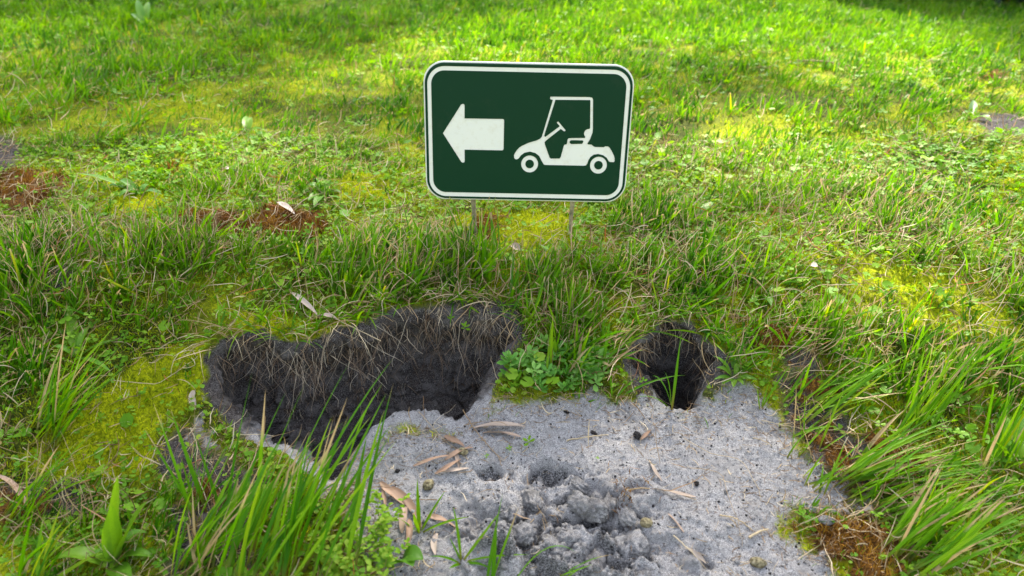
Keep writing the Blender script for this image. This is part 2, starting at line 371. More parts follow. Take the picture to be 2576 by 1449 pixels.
principled(n, out, ramp(n, noise(n, 600, 3, .7), [(.4, (.006, .005, .005)), (.6, (.035, .032, .032)), (.8, (.14, .13, .13))]), .9, .15, noise(n, 500, 3), .7, .002)
m, n, out = mat("seed_pod"); M_pod = m
principled(n, out, ramp(n, noise(n, 350, 3, .6), [(.35, (.06, .045, .02)), (.55, (.20, .17, .09)), (.75, (.36, .31, .2))]), .7, .3, noise(n, 400, 3), .6, .001)

# ------------------------------------------------------------ ground sheet
sand, soil, brown, moss, HS1, dep, sx, sy, fr, hny, X, Y = [q.ravel() for q in (sand, soil, brown, moss, HS, dep, sx, sy, fr, hny, X, Y)]
Z = Z0.ravel()-dep
inh = fr > 0
q1, q2, q3 = worley(X*55+.5*fbm(X*60, Z*60, 46, 2), Z*60+Y*15, 49)
wn = .012*fbm(X*32, Z*50+Y*20, 41, 4)+.004*vnoise(X*160, Z*220+Y*60, 42)-.006*(.3+q3)*sstep(0, .4, q2-q1)
PX = X+sx+np.where(inh, .4*wn*sstep(0, .2, fr), 0); PY = Y+sy+np.where(inh, wn*sstep(0, .2, fr), 0)
PZ = Z+np.where(inh, .005*fbm(X*60, Y*60, 43, 3)*fr, 0)
# back wall is dark humus; the floor and front lip keep their pale sand
rag = .006*fbm(X*70, Y*70, 44, 3)
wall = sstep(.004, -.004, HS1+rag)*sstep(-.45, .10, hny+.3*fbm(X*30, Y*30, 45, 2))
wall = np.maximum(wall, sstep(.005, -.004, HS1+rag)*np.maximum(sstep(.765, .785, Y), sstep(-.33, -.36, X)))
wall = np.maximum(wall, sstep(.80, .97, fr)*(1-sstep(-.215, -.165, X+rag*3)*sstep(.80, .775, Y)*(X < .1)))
sandf = np.where(inh & (HS1 < -.004), 1.0, sand)
nx_, ny_ = len(xs), len(ys)
I = (np.arange(ny_-1)[:, None]*nx_+np.arange(nx_-1)[None, :]).ravel()
F = np.stack([I, I+1, I+1+nx_, I+nx_], 1)
g = mesh_np("ground", np.stack([PX, PY, PZ], 1), [F], dict(sand=sandf, soil=soil, brown=brown, moss=moss, wall=wall, damp_shade=damp_shade.ravel()), M_ground)
tag(g, kind='structure')

# ------------------------------------------------------------ blades
def blades(P, Ln, W, az, lean, curl, S, rnd, dry, twist=0.0, cut=None, keel=0.0, wig=0.0):
    n = len(P); t = np.linspace(0, 1, S+1)
    one = np.ones(n)
    Ln, W, az, lean, curl, rnd, dry, twist = [np.asarray(a, float)*one for a in (Ln, W, az, lean, curl, rnd, dry, twist)]
    cut = np.zeros(n) if cut is None else np.asarray(cut, float)*one
    phi = lean[:, None]+curl[:, None]*t[None, :]**1.3
    pm = (phi[:, 1:]+phi[:, :-1])/2
    azt = az[:, None]+(wig*rng.normal(size=(n, S)).cumsum(1) if wig else np.zeros((n, S)))
    seg = (Ln/S)[:, None]
    dx = seg*np.sin(pm)*np.cos(azt); dy = seg*np.sin(pm)*np.sin(azt); dz = seg*np.cos(pm)
    z0 = np.zeros((n, 1))
    px = P[:, :1]+np.concatenate([z0, dx.cumsum(1)], 1); py = P[:, 1:2]+np.concatenate([z0, dy.cumsum(1)], 1); pz = P[:, 2:3]+np.concatenate([z0, dz.cumsum(1)], 1)
    a = np.concatenate([azt, azt[:, -1:]], 1)
    sx_, sy_ = -np.sin(a), np.cos(a)
    nx, ny, nz = np.cos(phi)*np.cos(a), np.cos(phi)*np.sin(a), -np.sin(phi)
    tw = twist[:, None]*(.3+t[None, :])+rng.uniform(-1.2, 1.2, n)[:, None]
    ct, st_ = np.cos(tw), np.sin(tw)
    ux, uy, uz = sx_*ct+nx*st_, sy_*ct+ny*st_, nz*st_
    prof = np.minimum(1, .5+1.8*t)[None, :]*np.where(cut[:, None] > 0, 1-(1-cut[:, None])*t[None, :]**4, (1-t[None, :]**2.4)*.98+.02)
    hw = (W/2)[:, None]*prof
    cols = [(-1, 0), (1, 0)] if keel == 0 else [(-1, 0), (0, -keel), (1, 0)]
    vx, vy, vz = uy*0, uy*0, uy*0
    # keel direction = side x tangent
    tx, ty, tz = np.sin(phi)*np.cos(a), np.sin(phi)*np.sin(a), np.cos(phi)
    kx, ky, kz = uy*tz-uz*ty, uz*tx-ux*tz, ux*ty-uy*tx
    V = []
    for s, k in cols:
        V.append(np.stack([px+ux*hw*s+kx*hw*k, py+uy*hw*s+ky*hw*k, pz+uz*hw*s+kz*hw*k], -1))
    V = np.stack(V, 2); m_ = len(cols)              # n, S+1, m, 3
    idx = np.arange(n*(S+1)*m_).reshape(n, S+1, m_)
    Fs = [np.stack([idx[:, :-1, j], idx[:, :-1, j+1], idx[:, 1:, j+1], idx[:, 1:, j]], -1).reshape(-1, 4) for j in range(m_-1)]
    rep = lambda q: np.repeat(q, (S+1)*m_)
    at = dict(rnd=rep(rnd), dry=rep(dry), t=np.tile(np.repeat(t, m_), n))
    return V.reshape(-1, 3), np.concatenate(Fs), at
def join(parts):
    V = []; F3 = []; F4 = []; A = {}; o = 0
    for v, f, a in parts:
        for q in (f if isinstance(f, list) else [f]):
            if len(q): (F4 if q.shape[1] == 4 else F3).append(q+o)
        V.append(v); o += len(v)
        for k in ('rnd', 'dry', 't'): A.setdefault(k, []).append(a.get(k, np.zeros(len(v))))
    Fs = []
    if F3: Fs.append(np.concatenate(F3))
    if F4: Fs.append(np.concatenate(F4))
    return np.concatenate(V), Fs, {k: np.concatenate(v) for k, v in A.items()}

def sample(n, y0, y1, margin=1.0):
    """points over the wedge of ground the view can see (and a margin), about even per unit ground"""
    y = np.sqrt(rng.uniform(y0*y0, y1*y1, n)); hw = .80*y*margin+.12
    return rng.uniform(-1, 1, n)*hw, y
def area(y0, y1, margin=1.0): return .80*margin*(y1*y1-y0*y0)+.24*(y1-y0)

def scatter(T, Fa, tt, P, yaw, pitch, roll, sc):
    """copies of a small leaf template as one mesh array"""
    n = len(P); k = len(T)
    cy, sy_, cp, sp, cr, sr = np.cos(yaw), np.sin(yaw), np.cos(pitch), np.sin(pitch), np.cos(roll), np.sin(roll)
    Rm = np.empty((n, 3, 3))
    Rm[:, 0, 0] = cy*cp; Rm[:, 0, 1] = cy*sp*sr-sy_*cr; Rm[:, 0, 2] = cy*sp*cr+sy_*sr
    Rm[:, 1, 0] = sy_*cp; Rm[:, 1, 1] = sy_*sp*sr+cy*cr; Rm[:, 1, 2] = sy_*sp*cr-cy*sr
    Rm[:, 2, 0] = -sp; Rm[:, 2, 1] = cp*sr; Rm[:, 2, 2] = cp*cr
    V = np.einsum('nij,kj->nki', Rm, T)*sc[:, None, None]+P[:, None, :]
    Fo = [(f[None]+(np.arange(n)*k)[:, None, None]).reshape(-1, f.shape[1]) for f in Fa]
    return V.reshape(-1, 3), Fo, dict(t=np.tile(tt, n))
def disc_leaf(lobes=5, depth=.12, k=15, cup=.12):
    a = np.linspace(.25, 2*PI-.25, k); r = 1-depth*np.abs(np.sin(a*lobes/2))
    T = np.array([[0, 0, 0]]+[[r_*math.cos(b)+.15, r_*math.sin(b), cup*r_*r_+.05*math.sin(3*b)] for b, r_ in zip(a, r)])
    F3 = np.array([[0, i, i+1] for i in range(1, k)])
    return T, [F3], np.full(len(T), .5)
def trefoil():
    Ts = []; Fs = []; o = 0
    for c in range(3):
        b = c*2*PI/3; e = [(0, 0), (.45, .33), (.85, .42), (1.05, .2), (.95, 0), (1.05, -.2), (.85, -.42), (.45, -.33)]
        T = [(x*math.cos(b)-y*math.sin(b), x*math.sin(b)+y*math.cos(b), .12*x+.12*abs(y)) for x, y in e]
        Ts += T; Fs += [[o, o+i, o+i+1] for i in range(1, 7)]; o += 8
    return np.array(Ts), [np.array(Fs)], np.full(24, .5)
def sprig():
    """a small rosette of 6 pointed leaves"""
    Ts = []; Fs = []; o = 0
    for c in range(7):
        b = c*2.4; up = .15+.09*c; l = 1-.09*c
        e = [(0.05, 0, 0), (.4, .24, 0), (.75, .26, 0), (1, 0, 0), (.75, -.26, 0), (.4, -.24, 0), (.5, 0, -.05)]
        T = [((x*math.cos(b)-y*math.sin(b))*l, (x*math.sin(b)+y*math.cos(b))*l, (up*x+z+.05*c)) for x, y, z in e]
        Ts += T; Fs += [[o+6, o+i, o+(i+1) % 6] for i in range(6)]; o += 7
    return np.array(Ts), [np.array(Fs)], np.full(o, .5)

S2, SO2, B2, M2, SD2 = [q.reshape(SH) for q in (sand, soil, brown, moss, SD)]
def veg_mask(x, y): return look(S2, x, y), look(SO2, x, y), look(B2, x, y), look(M2, x, y), look(HS, x, y)
# where long grass stands (ellipses on the ground: px, py, half width px, half height px, weight)
LONG = []
for px, py, a, b, wt in [(1050,700,380,110,1.0), (500,640,260,90,.75), (120,700,200,150,.9), (330,760,180,60,.7), (1330,640,200,90,.7), (1750,700,230,80,.95), (1420,850,110,80,.8),
        (2250,560,300,120,.6), (2100,900,330,90,.8), (2350,960,260,110,.8), (2500,720,180,90,.6), (120,260,260,60,.6), (350,200,260,60,.4), (2350,1260,240,140,.6),
        (1640,560,150,70,.6), (640,480,200,50,.5), (60,950,120,90,.6), (2050,500,260,60,.5), (300,1330,320,110,.45), (1900,400,250,50,.4), (250,340,160,40,.5)]:
    c = hit(px, py, base); e = hit(px+a, py, base); f = hit(px, py-b*.8, base)
    LONG.append((c[0], c[1], abs(e[0]-c[0]), max(abs(f[1]-c[1]), .05), wt))
SHORT = []
for px, py, a, b in [(1320,590,185,62), (420,960,110,90), (700,840,110,40), (2150,680,110,60), (640,600,120,25)]:
    c = hit(px, py, base); e = hit(px+a, py, base); f = hit(px, py-b, base); SHORT.append((c[0], c[1], abs(e[0]-c[0]), abs(f[1]-c[1])))
def longw(x, y):
    v = np.zeros(np.shape(x))
    for cx, cy, a, b, wt in LONG: v = np.maximum(v, wt*np.exp(-(((x-cx)/a)**2+((y-cy)/b)**2)**1.5))
    v = v*(.75+.5*fbm(x*9, y*9, 51, 3))
    for cx, cy, a, b in SHORT: v = v*(1-np.exp(-(((x-cx)/a)**2+((y-cy)/b)**2)**2))
    return np.clip(v, 0, 1)

def tufts(nt_, y0, y1, k, S, Lr, Wr, spread, fw, keel=0.0, seedbias=.0):
    x, y = sample(nt_, y0, y1)
    sand, soil, brown, moss, hs = veg_mask(x, y)
    lw = longw(x, y); short = np.zeros(nt_)
    for cx, cy, a, b in SHORT: short = np.maximum(short, np.exp(-(((x-cx)/a)**2+((y-cy)/b)**2)**2))
    sdd = look(SD2, x, y); sfr = np.where(sdd < 0, .22*(1-sstep(0, .035, -sdd)), 1-.4*sstep(.012, 0, sdd))
    keep = rng.uniform(size=nt_) < fw(x, y, lw)*(1-.85*short)*sfr*(1-.9*soil)*(1-.65*brown)*(1-.75*moss)*(hs > .001)
    x, y, lw = x[keep], y[keep], lw[keep]; m_ = len(x)
    kk = np.repeat(np.arange(m_), k); tn = rng.uniform(0, 1, m_)
    bias = .25+.5*vnoise(x*2.5, y*2.5, 60)            # heading of the whole tuft: mostly to the right
    taz = bias+rng.normal(0, .5, m_); tl = rng.uniform(.05, .55, m_)
    n = len(kk)
    bx = x[kk]+rng.normal(0, spread, n); by = y[kk]+rng.normal(0, spread*.8, n)
    ox, oy = np.cos(taz[kk])*np.sin(tl[kk])+rng.normal(0, .28, n), np.sin(taz[kk])*np.sin(tl[kk])+rng.normal(0, .28, n)
    az = np.arctan2(oy, ox); lean = np.clip(np.hypot(ox, oy), 0, 1.3)
    s2 = hole_s(bx, by); sd2 = look(SD2, bx, by)
    ok = (s2 > .0) & (sd2 > -.035); kk, bx, by, az, lean = kk[ok], bx[ok], by[ok], az[ok], lean[ok]; n = len(kk)
    bz = ground(bx, by)-.002
    Lw = (Lr[0]+(Lr[1]-Lr[0])*lw[kk])*rng.uniform(.45, 1.15, n)*(.8+.4*tn[kk])
    W = rng.uniform(*Wr, n)*(.8+.4*lw[kk])
    rnd = np.clip(.15+.55*tn[kk]+rng.normal(0, .16, n)+.12*fbm(bx*1.5, by*1.5, 62, 2), 0, 1)
    dry = np.where(rng.uniform(size=n) < .8, rng.uniform(.05, .28, n), .02)*(1-.6*sstep(1.6, 2.4, by))
    cut = np.where(rng.uniform(size=n) < .45, rng.uniform(.15, .5, n), 0)
    return blades(np.stack([bx, by, bz], 1), Lw, W, az, lean, rng.normal(.22, .35, n), S, rnd, dry, rng.normal(0, .8, n), cut, keel, wig=.10)

near_long = tufts(4100, .42, 1.5, 12, 6, (.022, .108), (.0017, .0046), .007, lambda x, y, l: .13+1.0*l+.15*sstep(1.0, 1.3, y), keel=.35)
near_fine = tufts(6800, .42, 1.5, 7, 4, (.016, .055), (.0007, .0016), .012, lambda x, y, l: .40+.5*l)
far_a = tufts(15500, 1.5, 5.2, 13, 4, (.045, .12), (.0032, .0070), .018, lambda x, y, l: np.clip(.42+.9*fbm(x*1.4, y*1.4, 64, 3)+.5*l+.3*sstep(2.0, 2.6, y), 0.06, 1))
far_b = tufts(15000, 1.5, 5.2, 9, 3, (.022, .05), (.0022, .0042), .035, lambda x, y, l: .75+0*x)
V, Fs, A = join([near_long, near_fine, far_a, far_b])
o = mesh_np("grass", V, Fs, A, M_grass); tag(o, "bright green grass in leaning tufts all over the bank around the burrows", "grass", kind='stuff')

# dry straw caught in the turf
def straw(nn, y0, y1, Lr, Wr, S):
    x, y = sample(nn, y0, y1); sand, soil, brown, moss, hs = veg_mask(x, y); lw = longw(x, y)
    keep = rng.uniform(size=nn) < np.clip(.34+.45*lw+.3*soil+.5*fbm(x*6, y*6, 71, 3)+.3*np.exp(-(hs/.03)**2)*(y > .8), .03, 1)*(1-.96*sand)*(1-.15*soil)*(1-.3*moss)*(1-.45*sstep(1.0, 1.25, y))*(hs > -.002)
    x, y = x[keep], y[keep]; n = len(x)
    lean = np.where(rng.uniform(size=n) < .22+.5*lw[keep], rng.uniform(.2, 1.0, n), rng.uniform(1.15, 1.6, n))
    P = np.stack([x, y, ground(x, y)+rng.uniform(.001, .012, n)+rng.uniform(0, .03, n)*lw[keep]], 1)
    return blades(P, rng.uniform(*Lr, n)*(1+.5*lw[keep]), rng.uniform(*Wr, n), rng.normal(.3, 1.4, n), lean, rng.normal(0, .8, n), S, rng.uniform(0, 1, n)**1.0, 0, rng.normal(0, 1.5, n), np.full(n, .4), wig=.22)
V, Fs, A = join([straw(34000, .42, 1.5, (.012, .058), (.0006, .0016), 6), straw(22000, 1.5, 4.6, (.02, .06), (.0012, .0026), 3)])
o = mesh_np("dead_grass", V, Fs, A, M_straw); tag(o, "tan dry grass stems and thatch tangled between the green tufts", "dead grass", kind='stuff')

# moss carpets
def mossy(nn, which, y1, Lr, y0=.42):
    x, y = sample(nn, y0, y1); sand, soil, brown, moss, hs = veg_mask(x, y)
    if which == 'brown': pr = brown*np.clip(.55+1.6*fbm(x*26, y*26, 83, 3), 0, 1)
    else: pr = np.clip(moss+np.clip(.45+1.3*fbm(x*5, y*5, 81, 3), 0, .75)*(1-brown)*(1-soil)*(1-sand), 0, 1)*(1-.8*brown)*(1-sand)
    keep = (rng.uniform(size=nn) < pr) & (hs > -.001)
    x, y = x[keep], y[keep]; n = len(x)
    P = np.stack([x, y, ground(x, y)-.001], 1)
    patch_ = np.clip(.5+.45*fbm(x*22, y*22, 82, 3)+rng.normal(0, .2, n), 0, 1)
    return blades(P, rng.uniform(*Lr, n), rng.uniform(.0007, .0015, n)*(1+.6*(y > 1.3)), rng.uniform(0, 6.28, n), rng.uniform(0, 1.0, n), rng.normal(.5, .6, n), 2, patch_, 0, 0, wig=.4 if which == 'brown' else 0)
V, Fs, A = join([mossy(250000, 'green', 1.35, (.004, .011)), mossy(70000, 'green', 2.6, (.006, .013), 1.35)])
o = mesh_np("moss", V, Fs, A, M_moss); tag(o, "yellow green carpet moss on the turf and around the burrow rim", "moss", kind='stuff')
V, Fs, A = join([mossy(330000, 'brown', 1.45, (.006, .017)), mossy(160000, 'brown', 3.4, (.008, .022), 1.45)])
o = mesh_np("dead_moss", V, Fs, A, M_brown); tag(o, "rusty brown dead moss in fuzzy patches on the turf", "dead moss", kind='stuff')

# small round leaves of the ground cover
def cover(nn, y0, y1, tmpl, sr, hr, seed, thr=.0):
    x, y = sample(nn, y0, y1); sand, soil, brown, moss, hs = veg_mask(x, y)
    pr = np.clip(.5+1.5*fbm(x*4.5, y*4.5, seed, 3)-thr, 0, 1)*(1-sand)*(1-.85*soil)*(1-.96*brown)*(1-.8*moss)*(hs > .002)*(look(SD2, x, y) > .006)
    keep = rng.uniform(size=nn) < pr; x, y = x[keep], y[keep]; n = len(x)
    P = np.stack([x, y, ground(x, y)+rng.uniform(*hr, n)], 1)
    T, Fa, tt = tmpl
    V, Fo, at = scatter(T, Fa, tt, P, rng.uniform(0, 6.28, n), rng.normal(0, .38, n), rng.normal(0, .38, n), rng.uniform(*sr, n))
    at['rnd'] = np.repeat(np.clip(rng.uniform(0, 1, n)*.6+.25+.3*fbm(x*3, y*3, seed+7, 2), 0, 1), len(T)); at['dry'] = np.zeros(len(V))
    return V, Fo, at
tr, dl, dl5, sp_ = trefoil(), disc_leaf(2, .05, 9), disc_leaf(7, .18, 22), sprig()
V, Fs, A = join([cover(42000, .42, 1.5, dl, (.0020, .0046), (.002, .012), 91, -.15), cover(9000, .42, 1.5, tr, (.004, .0085), (.004, .022), 92, .0), cover(2600, .42, 1.5, dl5, (.005, .011), (.006, .024), 93, .1),
                 cover(14000, 1.5, 4.6, dl, (.004, .008), (.004, .022), 94), cover(6000, 1.5, 4.6, tr, (.006, .012), (.006, .028), 95, .1), cover(3000, .42, 1.5, sp_, (.005, .011), (.001, .008), 96, .15), cover(6000, 1.5, 4.6, sp_, (.010, .018), (.004, .018), 97, .1)])
o = mesh_np("clover", V, Fs, A, M_clover); tag(o, "small round leaved clover and creeping weeds filling gaps in the turf", "clover", kind='stuff')

# ------------------------------------------------------------ roots in the burrow walls
def tubes(Q, r, rnd, sides=3):
    """Q: n,S,3 centre lines"""
    n, S, _ = Q.shape; T = np.gradient(Q, axis=1); T /= np.linalg.norm(T, axis=2, keepdims=True)+1e-9
    ref = np.array([.31, .9, .3]); A = np.cross(T, ref); A /= np.linalg.norm(A, axis=2, keepdims=True)+1e-9; B = np.cross(T, A)
    r = np.asarray(r)
    if r.ndim == 1: r = r[:, None]*(1-.6*np.linspace(0, 1, S))[None]
    V = np.stack([Q+(A*math.cos(2*PI*k/sides)+B*math.sin(2*PI*k/sides))*r[..., None] for k in range(sides)], 2)
    idx = np.arange(n*S*sides).reshape(n, S, sides)
    Fq = [np.stack([idx[:, :-1, k], idx[:, :-1, (k+1) % sides], idx[:, 1:, (k+1) % sides], idx[:, 1:, k]], -1).reshape(-1, 4) for k in range(sides)]
    return V.reshape(-1, 3), np.concatenate(Fq), dict(rnd=np.repeat(rnd, S*sides), t=np.tile(np.repeat(np.linspace(0, 1, S), sides), n), dry=np.zeros(n*S*sides))
WV = np.stack([PX, PY, PZ], 1)
def roots(sel, n, S, Ls, bias=0):
    c_ = np.nonzero(sel)[0]; c_ = rng.choice(c_, n); p = WV[c_]; L_ = rng.uniform(*Ls, n)
    gx = -sx[c_]; gy = -np.abs(sy[c_])-.004; l = np.hypot(gx, gy)+1e-6; gx, gy = gx/l, gy/l
    vx = gx*.4+rng.normal(.15, .65, n); vy = gy*.5+rng.normal(0, .1, n); vz = -rng.uniform(.1, 1.0, n)
    Q = [p.copy()]; v = np.stack([vx, vy, vz], 1)
    for s in range(S-1):
        v = v*.93+np.stack([rng.normal(0, .22, n), rng.normal(0, .08, n)-.01, rng.normal(-.10, .14, n)], 1)
        u = v/np.linalg.norm(v, axis=1, keepdims=True); Q.append(Q[-1]+u*(L_/S)[:, None])
    return tubes(np.stack(Q, 1), rng.uniform(.00012, .00040, n)*np.where(rng.uniform(size=n) < .12, 1.9, 1), rng.uniform(0, 1, n))
top_ = (fr > .01) & (hny > -.1)
parts = [roots(top_ & (fr < .55) & (X < .1), 200, 12, (.02, .07)), roots(top_ & (fr < .95) & (X < .1), 380, 12, (.010, .050)), roots(top_ & (fr < .25) & (X < .1), 70, 15, (.06, .13)),
         roots((fr > .01) & (fr < .9) & (hny > -.75) & (X > .1), 290, 12, (.015, .055)), roots((np.abs(HS1) < .012) & (hny < .1) & (hny > -.7) & (X > -.08) & (X < .0), 60, 10, (.02, .05))]
V, Fs, A = join(parts)
o = mesh_np("roots", V, Fs, A, M_root); tag(o, "fine pale roots hanging over the dark soil inside the burrows", "roots", kind='stuff')

# dead stems hanging over the rims
def rim_stems(sel, n):
    c_ = rng.choice(np.nonzero(sel)[0], n)
    P = np.stack([X[c_], Y[c_], Z0.ravel()[c_]+.004], 1)
    return blades(P, rng.uniform(.02, .085, n), rng.uniform(.0007, .0016, n), rng.normal(-PI/2, .9, n), rng.uniform(.5, 1.5, n), rng.uniform(.3, 1.8, n), 7, rng.uniform(.3, .95, n), 0, rng.normal(0, 1, n), np.full(n, .3), wig=.18)
rs = (HS1 > -.003) & (HS1 < .022) & (hny > .15)
V, Fs, A = join([rim_stems(rs & (X < .1), 170), rim_stems(rs & (X > .1), 40)])
o = mesh_np("dead_grass", V, Fs, A, M_straw); tag(o, "bleached dry stems drooping over the burrow rims", "dead grass", kind='stuff')

def rim_green(sel, n):
    c_ = rng.choice(np.nonzero(sel)[0], n); P = np.stack([X[c_], Y[c_], Z0.ravel()[c_]-.001], 1)
    return blades(P, rng.uniform(.015, .07, n), rng.uniform(.0014, .0036, n), rng.normal(-.6, 1.3, n), rng.uniform(.2, 1.4, n), rng.uniform(0, 1.0, n), 6, rng.uniform(.2, .9, n), np.where(rng.uniform(size=n) < .5, .2, .03), rng.normal(0, 1, n), keel=.35)
rg = (HS1 > -.002) & (HS1 < .018) & (hny > -.1) & (X > -.42)
V, Fs, A = join([rim_green(rg & (X < .1), 260), rim_green(rg & (X > .1), 150)])
o = mesh_np("grass", V, Fs, A, M_grass); tag(o, "short green blades fringing and overhanging the burrow rims", "grass", kind='stuff')
def fibres(n, edge):
    x = rng.uniform(-.42, .5, n*4); y = rng.uniform(.47, .84, n*4); sd = look(SD2, x, y); h = look(HS, x, y)
    pr = np.where(sd < .05, (np.exp(-np.abs(sd)/.03)*.9+.05) if edge else .12+.6*np.exp(-((x+.12)/.07)**2-((y-.68)/.05)**2), 0)
    k = (rng.uniform(size=len(x)) < pr) & (h > 0); x, y = x[k][:n], y[k][:n]; n = len(x)
    return blades(np.stack([x, y, ground(x, y)+.0012], 1), rng.uniform(.003, .020, n), rng.uniform(.0004, .0011, n), rng.uniform(0, 6.28, n), rng.uniform(1.35, 1.7, n), rng.normal(0, .3, n), 4, rng.uniform(0, 1, n)**1.5*.9, 0, rng.normal(0, 1, n), np.full(n, .5), wig=.3)
V, Fs, A = join([fibres(5200, True), fibres(700, False)])
o = mesh_np("plant_fibres", V, Fs, A, M_straw); tag(o, "short brown fibres and broken grass bits strewn over the sand edges", "plant litter", kind='stuff')

# crumbs and grit on the sand
def lumps(n, xy, sr, seed):
    bm = bmesh.new(); bmesh.ops.create_icosphere(bm, subdivisions=1, radius=1)
    T = np.array([v.co for v in bm.verts]); Fa = np.array([[v.index for v in f.verts] for f in bm.faces]); bm.free()
    T = T*(1+.22*rng.normal(size=(len(T), 1)).clip(-1, 1))
    P = np.stack([xy[0], xy[1], ground(*xy)], 1)
    s = rng.uniform(0, 1, n)**3*(sr[1]-sr[0])+sr[0]
    return scatter(T, [Fa], np.zeros(len(T)), P, rng.uniform(0, 6, n), rng.uniform(-1, 1, n), rng.uniform(-1, 1, n), s)
def on_sand(n, cl=None):
    if cl is None:
        x = rng.uniform(-.32, .45, n*3); y = rng.uniform(.48, .8, n*3)
    else:
        x = rng.normal(cl[0], cl[2], n*3); y = rng.normal(cl[1], cl[3], n*3)
    k = (look(SD2, x, y) < .004) & (hole_s(x, y) > 0)
    x, y = x[k][:n], y[k][:n]; return x, y
for nm, cnt, cl, sr, mt, lb in [("sand_grains", 2600, None, (.0004, .0019), M_clod, "pale sand crumbs strewn over the dug out mound"), ("soil_crumbs", 1100, None, (.0004, .0017), M_dark, "black soil crumbs speckling the pale sand mound"),
        ("sand_crumbs", 700, (CX, CY, .08, .035), (.0008, .0046), M_clod, "grey crumbled sand lumps heaped at the front of the mound")]:
    xy = on_sand(cnt, cl); V, Fo, at = lumps(len(xy[0]), xy, sr, 1)
    o = mesh_np(nm, V, Fo, {}, mt, smooth=True); tag(o, lb, "crumbs", kind='stuff')
for (px_, py_, rx_, ry_, d_) in PITS[:2]: pass

# ------------------------------------------------------------ golf cart sign
ARROW = [(-126.5,-2.2),(-99.2,39.8),(-97.2,41.0),(-94.8,40.9),(-93.8,39.1),(-94.0,20.2),(-37.1,20.5),(-35.7,19.9),(-35.2,18.5),(-35.4,-23.5),(-36.0,-25.2),(-37.6,-25.9),(-94.1,-26.0),(-94.0,-43.4),(-95.1,-45.3),(-97.1,-45.7),(-99.2,-44.7)]
BODY = [(-19.1,-37.0),(-19.6,-32.4),(-17.8,-28.8),(-15.3,-25.0),(-11.9,-21.2),(-8.2,-18.6),(1.9,-13.7),(14.0,-9.9),(19.0,-7.3),(21.5,-4.6),(22.6,-0.5),(35.8,49.4),(32.6,50.1),(31.5,51.7),(31.9,53.6),(32.8,54.1),(89.5,54.7),(93.5,53.8),(94.9,51.1),(97.4,9.2),(97.2,3.1),(94.2,-6.4),(90.5,-13.0),(91.6,-14.3),(96.6,-14.4),(98.8,-16.2),(101.7,-17.8),(115.7,-17.9),(117.3,-16.6),(121.8,-16.7),(124.2,-18.4),(127.7,-23.1),(132.1,-30.9),(133.2,-34.5),(133.3,-38.7),(132.4,-40.2),(126.1,-40.1),(124.4,-38.7),(121.3,-34.1),(115.8,-30.2),(107.8,-28.3),(101.3,-29.5),(96.4,-33.1),(93.6,-38.0),(92.3,-43.1),(90.4,-46.1),(86.9,-46.6),(28.1,-46.6),(26.0,-45.8),(22.9,-41.0),(18.5,-33.1),(12.6,-28.8),(4.3,-26.9),(-3.9,-28.9),(-8.9,-32.8),(-12.3,-37.5),(-15.1,-39.0),(-17.6,-38.6)]
WIN = [(39.6,49.7),(90.6,50.4),(91.1,48.7),(93.1,10.1),(92.1,8.9),(88.5,8.0),(85.6,5.9),(84.4,2.4),(84.8,-0.4),(86.6,-2.8),(86.5,-4.7),(64.5,-5.4),(61.8,-5.8),(60.5,-7.3),(59.6,-13.7),(59.0,-14.9),(56.0,-15.4),(55.2,-16.7),(51.2,-34.3),(49.6,-36.4),(36.4,-36.7),(34.7,-35.5),(26.5,-15.2),(26.1,-12.3),(28.3,-9.8),(49.5,7.8),(54.6,4.2),(56.6,4.9),(56.5,6.3),(45.3,18.6),(43.3,17.8),(43.4,16.4),(47.7,11.6),(26.8,-4.5),(25.2,-2.9),(26.2,1.6),(39.1,47.5)]
SLOT = [(65.5,-8.6),(82.9,-8.5),(84.1,-9.5),(83.9,-11.5),(82.4,-13.6),(66.2,-14.2),(64.0,-12.8),(63.7,-10.5)]
def circ(c, r, k=40): return [(c[0]+r*math.cos(2*PI*i/k), c[1]+r*math.sin(2*PI*i/k)) for i in range(k)]
W1, W2, RO, RI = (4.6, -45.6), (109.3, -45.3), 12.9, 6.5
def rr(x0, x1, y0, y1, r, k=10):
    p = []
    for cx, cy, a in ((x1-r, y1-r, 0), (x0+r, y1-r, 90), (x0+r, y0+r, 180), (x1-r, y0+r, 270)):
        for i in range(k+1):
            b = R(a+90*i/k); p.append((cx+r*math.cos(b), cy+r*math.sin(b)))
    return p
def slab(polys, z0, z1):
    """polys: list of (outline, [holes]); solid between z0 and z1, in mm"""
    V = []; F = []
    for outl, holes in polys:
        loops = [outl]+holes
        tri = geometry.tessellate_polygon([[Vector((a, b, 0)) for a, b in lp] for lp in loops])
        flat = [q for lp in loops for q in lp]; o = len(V); n = len(flat)
        V += [(a, b, z1) for a, b in flat]+[(a, b, z0) for a, b in flat]
        for t in tri:
            a, b, c = [Vector((*flat[i], 0)) for i in t]
            if (b-a).cross(c-a).z < 0: t = (t[0], t[2], t[1])
            F.append(tuple(o+i for i in t)); F.append((o+n+t[0], o+n+t[2], o+n+t[1]))
        s = 0
        for li, lp in enumerate(loops):
            k = len(lp)
            for i in range(k):
                a, b = s+i, s+(i+1) % k; F.append((o+a, o+b, o+n+b, o+n+a))
            s += k
    return V, F
def loft(rings, cap0=True, cap1=True):
    V = []; F = []; k = len(rings[0][0])
    for lp, z in rings: V += [(a, b, z) for a, b in lp]
    for j in range(len(rings)-1):
        for i in range(k):
            a = j*k+i; b = j*k+(i+1) % k; F.append((a, b, b+k, a+k))
    if cap0: F.append(tuple(range(k)))
    if cap1: F.append(tuple((len(rings)-1)*k+i for i in range(k)))
    return V, F
SG = Vector(tuple(ray_at(1327, 336, 1.021)))
